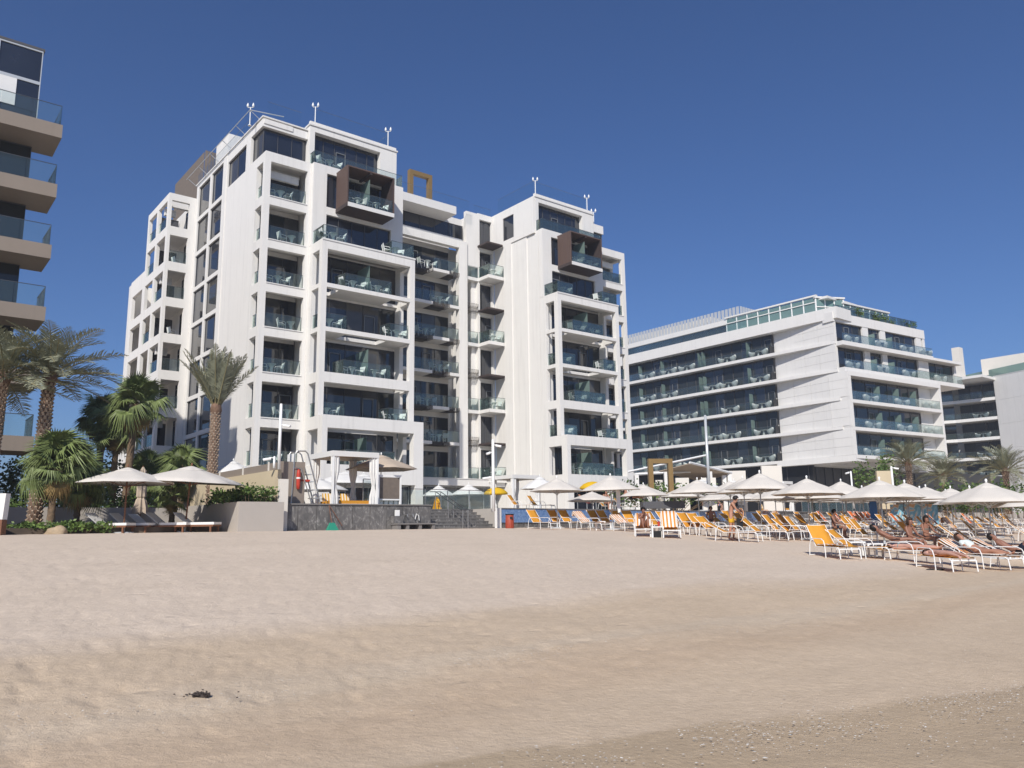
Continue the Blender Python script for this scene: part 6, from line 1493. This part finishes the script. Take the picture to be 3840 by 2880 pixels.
def person(lab, loc, rz, J, skin='skin', hair='hair', hairlen=0, cloth=(), fingers=False, female=False, sc_=1.0, group=None):
    """J: joints in metres, facing +x, left is +y"""
    V_ = {k: Vector(v) for k, v in J.items()}
    vs = []; es = []; ix = {}
    def add(n, p, rx, ry=None, to=None):
        ix[n] = len(vs); vs.append((tuple(p), rx, ry or rx))
        if to is not None: es.append((ix[to], ix[n]))
    pel, wai, che, nec, hed = V_['pelvis'], V_['waist'], V_['chest'], V_['neck'], V_['head']
    sh = .92 if female else 1.0
    add('pelvis', pel, .145, .115); add('waist', wai, .125*sh, .095, 'pelvis'); add('chest', che, .150*sh, .11, 'waist')
    up = (nec-che).normalized(); add('neckb', che+(nec-che)*.72, .085*sh, .07, 'chest'); add('neck', nec, .050, .052, 'neckb')
    hd = (hed-nec).normalized(); fwd = Vector(J.get('face', (1, 0, 0))).normalized()
    add('jaw', nec+hd*.065+fwd*.022, .066, .07, 'neck'); add('skull', nec+hd*.155+fwd*.012, .078, .088, 'jaw'); add('crown', nec+hd*.225, .050, .055, 'skull')
    add('nose', nec+hd*.105+fwd*.105, .010, .012, 'jaw')
    for s in ('L', 'R'):
        S = V_['sh'+s]; E = V_['el'+s]; W = V_['wr'+s]
        add('sh'+s, S, .060*sh, .058*sh, 'neckb'); add('ua'+s, S+(E-S)*.45, .048*sh, .046*sh, 'sh'+s); add('el'+s, E, .036*sh, None, 'ua'+s); add('fa'+s, E+(W-E)*.35, .038*sh, None, 'el'+s); add('wr'+s, W, .024*sh, None, 'fa'+s)
        d = (W-E).normalized(); hdv = Vector(J.get('hd'+s, d)).normalized(); add('pa'+s, W+hdv*.055, .034, .017, 'wr'+s)
        sd = hdv.cross(Vector((0, 0, 1))); sd = sd.normalized() if sd.length > .1 else Vector((0, 1, 0)); pn = hdv.cross(sd)
        if fingers:
            for k, (o_, l_) in enumerate(((-.03, .062), (-.010, .074), (.010, .070), (.030, .055))):
                b0 = W+hdv*.085+sd*o_; add(f'f{k}a{s}', b0, .0095, None, 'pa'+s); add(f'f{k}b{s}', b0+hdv*l_*.55+pn*.012, .0088, None, f'f{k}a{s}'); add(f'f{k}c{s}', b0+hdv*l_*.85+pn*.034, .0075, None, f'f{k}b{s}')
            add('th1'+s, W+hdv*.035-sd*.045, .011, None, 'pa'+s); add('th2'+s, W+hdv*.075-sd*.062+pn*.012, .009, None, 'th1'+s)
        else: add('ha'+s, W+hdv*.145, .026, .011, 'pa'+s)
        Hp = V_['hip'+s]; K = V_['kn'+s]; A = V_['an'+s]; Tt = V_['to'+s]
        add('hip'+s, Hp, .092, .095, 'pelvis'); add('th'+s, Hp+(K-Hp)*.45, .076, .078, 'hip'+s); add('kn'+s, K, .052, None, 'th'+s); add('ca'+s, K+(A-K)*.35, .054, .056, 'kn'+s); add('an'+s, A, .033, None, 'ca'+s)
        fd = (Tt-A); add('ft'+s, A+fd*.55, .036, .028, 'an'+s); add('to'+s, Tt, .030, .018, 'ft'+s)
    me = skinned('body', vs, es, M[skin], 2)
    root = thing('person', lab, 'person', loc, group); root.rotation_euler = (0, 0, rz); root.scale = (sc_,)*3
    ch = lambda m_, n: put(m_, n, root, (0, 0, 0), (0, 0, 0))
    ch(me, 'body')
    # hair: a cap over the back and top of the skull
    c = nec+hd*.165-fwd*.012; bm = bmesh.new(); bmesh.ops.create_uvsphere(bm, u_segments=18, v_segments=12, radius=1)
    sd = fwd.cross(hd).normalized(); f2 = hd.cross(sd).normalized()*-1
    f2 = f2 if f2.dot(fwd) > 0 else -f2
    dele = []
    for v in bm.verts:
        x, y, z = v.co; k = 1.0+.05*sin(13*x+7*z)*cos(9*y+5*z)
        if x > .42 and z < .52-.2*abs(y) : dele.append(v)
        if z < -.62-(.0 if not hairlen else 9): dele.append(v)
        drop = -hairlen*max(0, -z+.1)*max(0, (.4-x)) if hairlen else 0
        v.co = c+f2*(x*.108*k)+sd*(y*.092*k)+hd*(z*.112*k+drop)
    bmesh.ops.delete(bm, geom=list(set(dele)), context='VERTS'); hm = bpy.data.meshes.new('hair'); bm.to_mesh(hm); bm.free(); hm.materials.append(M[hair])
    for p in hm.polygons: p.use_smooth = True
    hobj = ch(hm, 'hair'); sol = hobj.modifiers.new('thickness', 'SOLIDIFY'); sol.thickness = .012
    for s in (-1, 1):
        b = MB(); b.ball(tuple(nec+hd*.132+fwd*.083+sd*.030*s), .010, 6, 5); e = b.build('eye', M['black']); e.parent = root; ORG.pop(e.name, None)
        b = MB(); b.ball(tuple(nec+hd*.115-fwd*.005+sd*.083*s), .022, 6, 5, (.7, .5, 1.2)); e = b.build('ear', M[skin]); e.parent = root
    for kind, mt in cloth:
        if kind in ('shorts', 'brief'):
            t = .62 if kind == 'shorts' else .10
            q = [(tuple(pel+(wai-pel)*.32), .150, .122), (tuple(pel), .158, .128)]; e = [(0, 1)]
            for s in ('L', 'R'):
                Hp, K = V_['hip'+s], V_['kn'+s]; n = len(q); q += [(tuple(Hp), .104, .106), (tuple(Hp+(K-Hp)*t*.6), .098, .10), (tuple(Hp+(K-Hp)*t), .100, .102)] if kind == 'shorts' else [(tuple(Hp+(K-Hp)*.05), .098, .10)]
                e += [(1, n)]+[(i, i+1) for i in range(n, len(q)-1)]
            ch(skinned(kind, q, e, M[mt], 2), kind)
        if kind == 'top':
            ax = (V_['shL']-V_['shR']).normalized(); m0 = wai+(che-wai)*.78; q = [(tuple(m0), .158*sh, .120)]
            q += [(tuple(m0+(che-wai)*.18), .154*sh, .118)]; ch(skinned('bikini_top', q, [(0, 1)], M[mt], 2), 'bikini_top')
        if kind == 'shirt':
            q = [(tuple(wai), .14, .11), (tuple(che), .165, .125), (tuple(che+(nec-che)*.6), .11, .09)]; e = [(0, 1), (1, 2)]
            for s in ('L', 'R'): n = len(q); q += [(tuple(V_['sh'+s]), .075, .072), (tuple(V_['sh'+s]+(V_['el'+s]-V_['sh'+s])*.55), .064, .062)]; e += [(2, n), (n, n+1)]
            ch(skinned('shirt', q, e, M[mt], 2), 'shirt')
    return root
def mir(d):
    o = {}
    for k, v in d.items():
        o[k] = v
        if k.endswith('L') and k[:-1]+'R' not in d: o[k[:-1]+'R'] = (v[0], -v[1], v[2])
    return o
STAND = mir(dict(pelvis=(0,0,.94), waist=(.02,0,1.10), chest=(.03,0,1.30), neck=(.035,0,1.485), head=(.05,0,1.72), shL=(.02,.185,1.42), elL=(-.02,.24,1.13), wrL=(.08,.25,.90), hipL=(0,.09,.90), knL=(.03,.10,.50), anL=(-.02,.10,.075), toL=(.17,.12,.03)))
MAN = dict(STAND, waist=(.01,0,1.10), chest=(.06,0,1.29), neck=(.145,0,1.45), head=(.26,0,1.645), face=(.75,0,-.65), shL=(.08,.185,1.40), shR=(.08,-.185,1.40), elL=(.26,.23,1.17), elR=(.22,-.22,1.16), wrL=(.40,.07,1.10), wrR=(.38,-.05,1.02), hdL=(.5,-.6,-.3), hdR=(.5,.6,-.3), knL=(.10,.10,.50), anL=(.06,.10,.08), toL=(.24,.12,.03), knR=(-.03,-.10,.50), anR=(-.12,-.11,.085), toR=(.06,-.13,.03))
x, y = at(2742, 32.0); zM = gz(x, y)
person('man in yellow shorts standing with bowed head and a striped towel in his hands', (x, y, zM), D(-12), MAN, 'skin', 'hair', 0, (('shorts', 'yshort'),), True, sc_=1.02)
b = MB(); r_ = random.Random(4); prof = [(.34,1.22),(.42,1.20),(.47,1.10),(.46,.95),(.42,.82),(.36,.74)]; vs = []
for px_, pz in prof:
    for j in range(9): yy = -.20+.40*j/8; vs.append((px_+.03*sin(j*1.9)+r_.uniform(-.01,.01), yy*(1 if pz > .9 else .7), pz+.02*cos(j*1.3)))
b.add(vs, [(i*9+j, i*9+j+1, (i+1)*9+j+1, (i+1)*9+j) for i in range(5) for j in range(8)])
o = b.build('held_towel', M['towel'], smooth=True); o.location = (x, y, zM); o.rotation_euler = (0, 0, D(-12)); o.modifiers.new('t', 'SOLIDIFY').thickness = .015; tag(o, 'orange and white striped towel held by the man in yellow shorts', 'towel')
b = MB(); b.poly([(-.11,-.06),(.11,-.06),(.11,.06),(-.11,.06)], 0, .38); o = b.build('carried_bag', M['black']); o.location = (x+.32, y-.05, zM+.48); tag(o, 'dark bag hanging in front of the man in yellow shorts', 'bag')
# boy crouched on the lounger, hands at his mouth
BOY = mir(dict(pelvis=(-.05,0,.52), waist=(-.09,0,.66), chest=(-.06,0,.86), neck=(.03,0,1.02), head=(.10,0,1.24), face=(.95,0,-.3), shL=(-.02,.17,.97), elL=(.20,.24,.80), wrL=(.19,.06,.97), hdL=(.1,-.3,.9), hipL=(-.02,.09,.50), knL=(.30,.12,.80), anL=(.34,.10,.46), toL=(.49,.12,.40)))
c_, s_ = cos(rB), sin(rB)
person('boy sitting hunched on a lounger with knees up and hands at his mouth', (aB[0]+.30*c_, aB[1]+.30*s_, aB[2]-.06), rB+.25, BOY, 'skind', 'hair', 0, (('brief', 'navy'),), True, sc_=.98)
# people lying on the front loungers (head at -x)
LIE = mir(dict(pelvis=(.05,0,.47), waist=(-.12,0,.475), chest=(-.33,0,.48), neck=(-.53,0,.47), head=(-.77,0,.46), face=(.05,.5,.85), shL=(-.46,.185,.46), elL=(-.20,.26,.43), wrL=(.05,.25,.44), hipL=(.10,.09,.46), knL=(.52,.11,.48), anL=(.93,.12,.45), toL=(1.05,.14,.52)))
PRONE = dict(LIE, face=(0, -.6, -.6), elL=(-.62,.34,.42), wrL=(-.80,.18,.42), toL=(1.06,.12,.36), toR=(1.06,-.12,.36), anL=(.95,.10,.42), anR=(.95,-.10,.42))
REC = mir(dict(pelvis=(.02,0,.48), waist=(-.13,0,.57), chest=(-.31,0,.68), neck=(-.47,0,.80), head=(-.64,0,.95), face=(.7,0,.7), shL=(-.42,.185,.75), elL=(-.18,.27,.60), wrL=(.05,.22,.56), hipL=(.06,.09,.47), knL=(.42,.12,.52), anL=(.80,.12,.43), toL=(.92,.14,.50)))
KNEES = dict(REC, knL=(.36,.12,.86), anL=(.62,.11,.43), toL=(.78,.12,.40), knR=(.42,-.13,.80), anR=(.72,-.12,.43), toR=(.88,-.13,.40))
def on(a, r, lab, P, skin, hair, hl, cl, female=False, fl=False): return person(lab, (a[0], a[1], a[2]-.02), r, P, skin, hair, hl, cl, False, female)
on(aW1, rW1, 'woman in a green bikini lying on the flat lounger behind the front one', LIE, 'skinl', 'hairb', .10, (('brief', 'teal'), ('top', 'teal')), True)
on(aW2, rW2, 'sunbather lying face down on the flat lounger nearest the camera', PRONE, 'skinl', 'hairb', .04, (('brief', 'navy'),), True)
on(aW3, rW3, 'curly-haired sunbather in pale patterned clothes reclining by the right-hand pole', REC, 'skin', 'hairb', .14, (('shirt', 'cpale'), ('brief', 'navy')), True)
on(aW4, rW4, 'man reclining with raised knees at the right edge', KNEES, 'skind', 'hair', 0, (('shorts', 'navy'),))
# seated and standing people farther back
SIT = mir(dict(pelvis=(0,0,.50), waist=(-.03,0,.66), chest=(-.02,0,.86), neck=(.02,0,1.05), head=(.05,0,1.28), face=(1,0,-.15), shL=(-.01,.185,.99), elL=(.12,.25,.74), wrL=(.34,.20,.66), hipL=(.03,.09,.49), knL=(.45,.12,.52), anL=(.42,.12,.10), toL=(.58,.14,.05)))
def far_(px, Y, lab, P, rz, skin, hair, hl, cl, z=None, female=False):
    x, y = at(px, Y); return person(lab, (x, y, gz(x, y) if z is None else z), rz, P, skin, hair, hl, cl, False, female)
ZT = TW+EYE
far_(2644, 66, 'woman in a pale bikini standing on the bar terrace', STAND, D(-90), 'skin', 'hairb', .10, (('brief', 'bikini'), ('top', 'bikini')), ZT, True)
far_(2690, 66, 'person in a red top and blue trousers seated on the bar terrace', SIT, D(10), 'skinl', 'hair', .05, (('shirt', 'red'), ('shorts', 'blue')), ZT)
far_(2762, 68, 'bare-backed man seated at the bar terrace', SIT, D(160), 'skin', 'hair', 0, (('shorts', 'navy'),), ZT)
far_(2668, 45, 'dark-haired person seated among the shaded loungers left of the man', SIT, D(-100), 'skind', 'hair', 0, (('shorts', 'navy'),), gz(*at(2668, 45))-.1)
far_(3128, 37, 'dark-haired man sitting upright in the shade behind the front loungers', SIT, D(-40), 'skind', 'hair', 0, (('shorts', 'navy'),), gz(*at(3128, 37))-.08)
far_(3408, 27.5, 'bare-shouldered sunbather sitting in the shade behind the lying woman', SIT, D(-60), 'skind', 'hairb', .10, (('brief', 'navy'),), gz(*at(3408, 27.5))-.08)
far_(3345, 27.5, 'person leaning back in the shade right of the tall parasol pole', REC, D(-20), 'skind', 'hair', .04, (('brief', 'navy'),), gz(*at(3345, 27.5)))
far_(3470, 30.5, 'woman with dark hair tied up sitting before the orange loungers', SIT, D(-70), 'skind', 'hair', .06, (('brief', 'navy'), ('top', 'teal')), gz(*at(3470, 30.5))-.08)
far_(2275, 51.5, 'long-haired woman seated on the terrace loungers under the yellow umbrella', SIT, D(-60), 'skin', 'hair', .18, (('brief', 'red'), ('top', 'red')), ZT-.1, True)
far_(2205, 52, 'bare-chested man lying on the terrace lounger left of the yellow umbrella', REC, D(-30), 'skin', 'hair', 0, (('shorts', 'red'),), ZT)
far_(2372, 47, 'person lying in the small cabana behind the blue wall', REC, D(-60), 'skin', 'hair', 0, (('shorts', 'navy'),), ZT+.05)
# bar furniture
single('bar_table', 'dark round table between the diners on the bar terrace', 'table', (*at(2712, 66.5), ZT), lambda b: (b.lathe([(0,.72),(.4,.72),(.4,.76),(0,.76)], 14), b.tube([(0,0,0),(0,0,.72)], .05, 6)), M['char'])
for i, (px, Y) in enumerate([(2665, 66.5), (2730, 66.3), (2780, 67), (2880, 68), (2900, 67.5)]):
    o = thing('wicker_chair', ['grey wicker chair left of the bar table', 'grey wicker chair right of the bar table', 'grey wicker chair behind the parasol pole', 'grey wicker chair beside the yellow board', 'grey wicker chair at the end of the bar terrace'][i], 'chair', (*at(px, Y), ZT), 'grey wicker chairs of the bar'); T = L0(o)
    b = MB(T); b.box(-.26, .26, -.26, .26, .40, .46); b.build('seat', M['frame'], o); b = MB(T); b.box(-.30, -.25, -.26, .26, .46, .98); b.build('backrest', M['frame'], o)
    for a in (-.22, .22):
        for c in (-.22, .22): b = MB(T); b.box(a-.02, a+.02, c-.02, c+.02, 0, .40); b.build('leg', M['frame'], o)
# ------------------------------------------------------------------ thin coastal haze
hz_ = MB(); hz_.box(-3300, 3400, -4300, 4300, -14, 46)
hm_ = bpy.data.materials.new('coastal_haze'); hm_.use_nodes = True; n_ = hm_.node_tree.nodes
n_.remove(n_['Principled BSDF']); pv_ = n_.new('ShaderNodeVolumePrincipled')
pv_.inputs['Color'].default_value = (.86, .90, .96, 1); pv_.inputs['Density'].default_value = .0007; pv_.inputs['Anisotropy'].default_value = .2
hm_.node_tree.links.new(pv_.outputs[0], n_['Material Output'].inputs['Volume'])
ho_ = hz_.build('haze', hm_); ho_['kind'] = 'stuff'
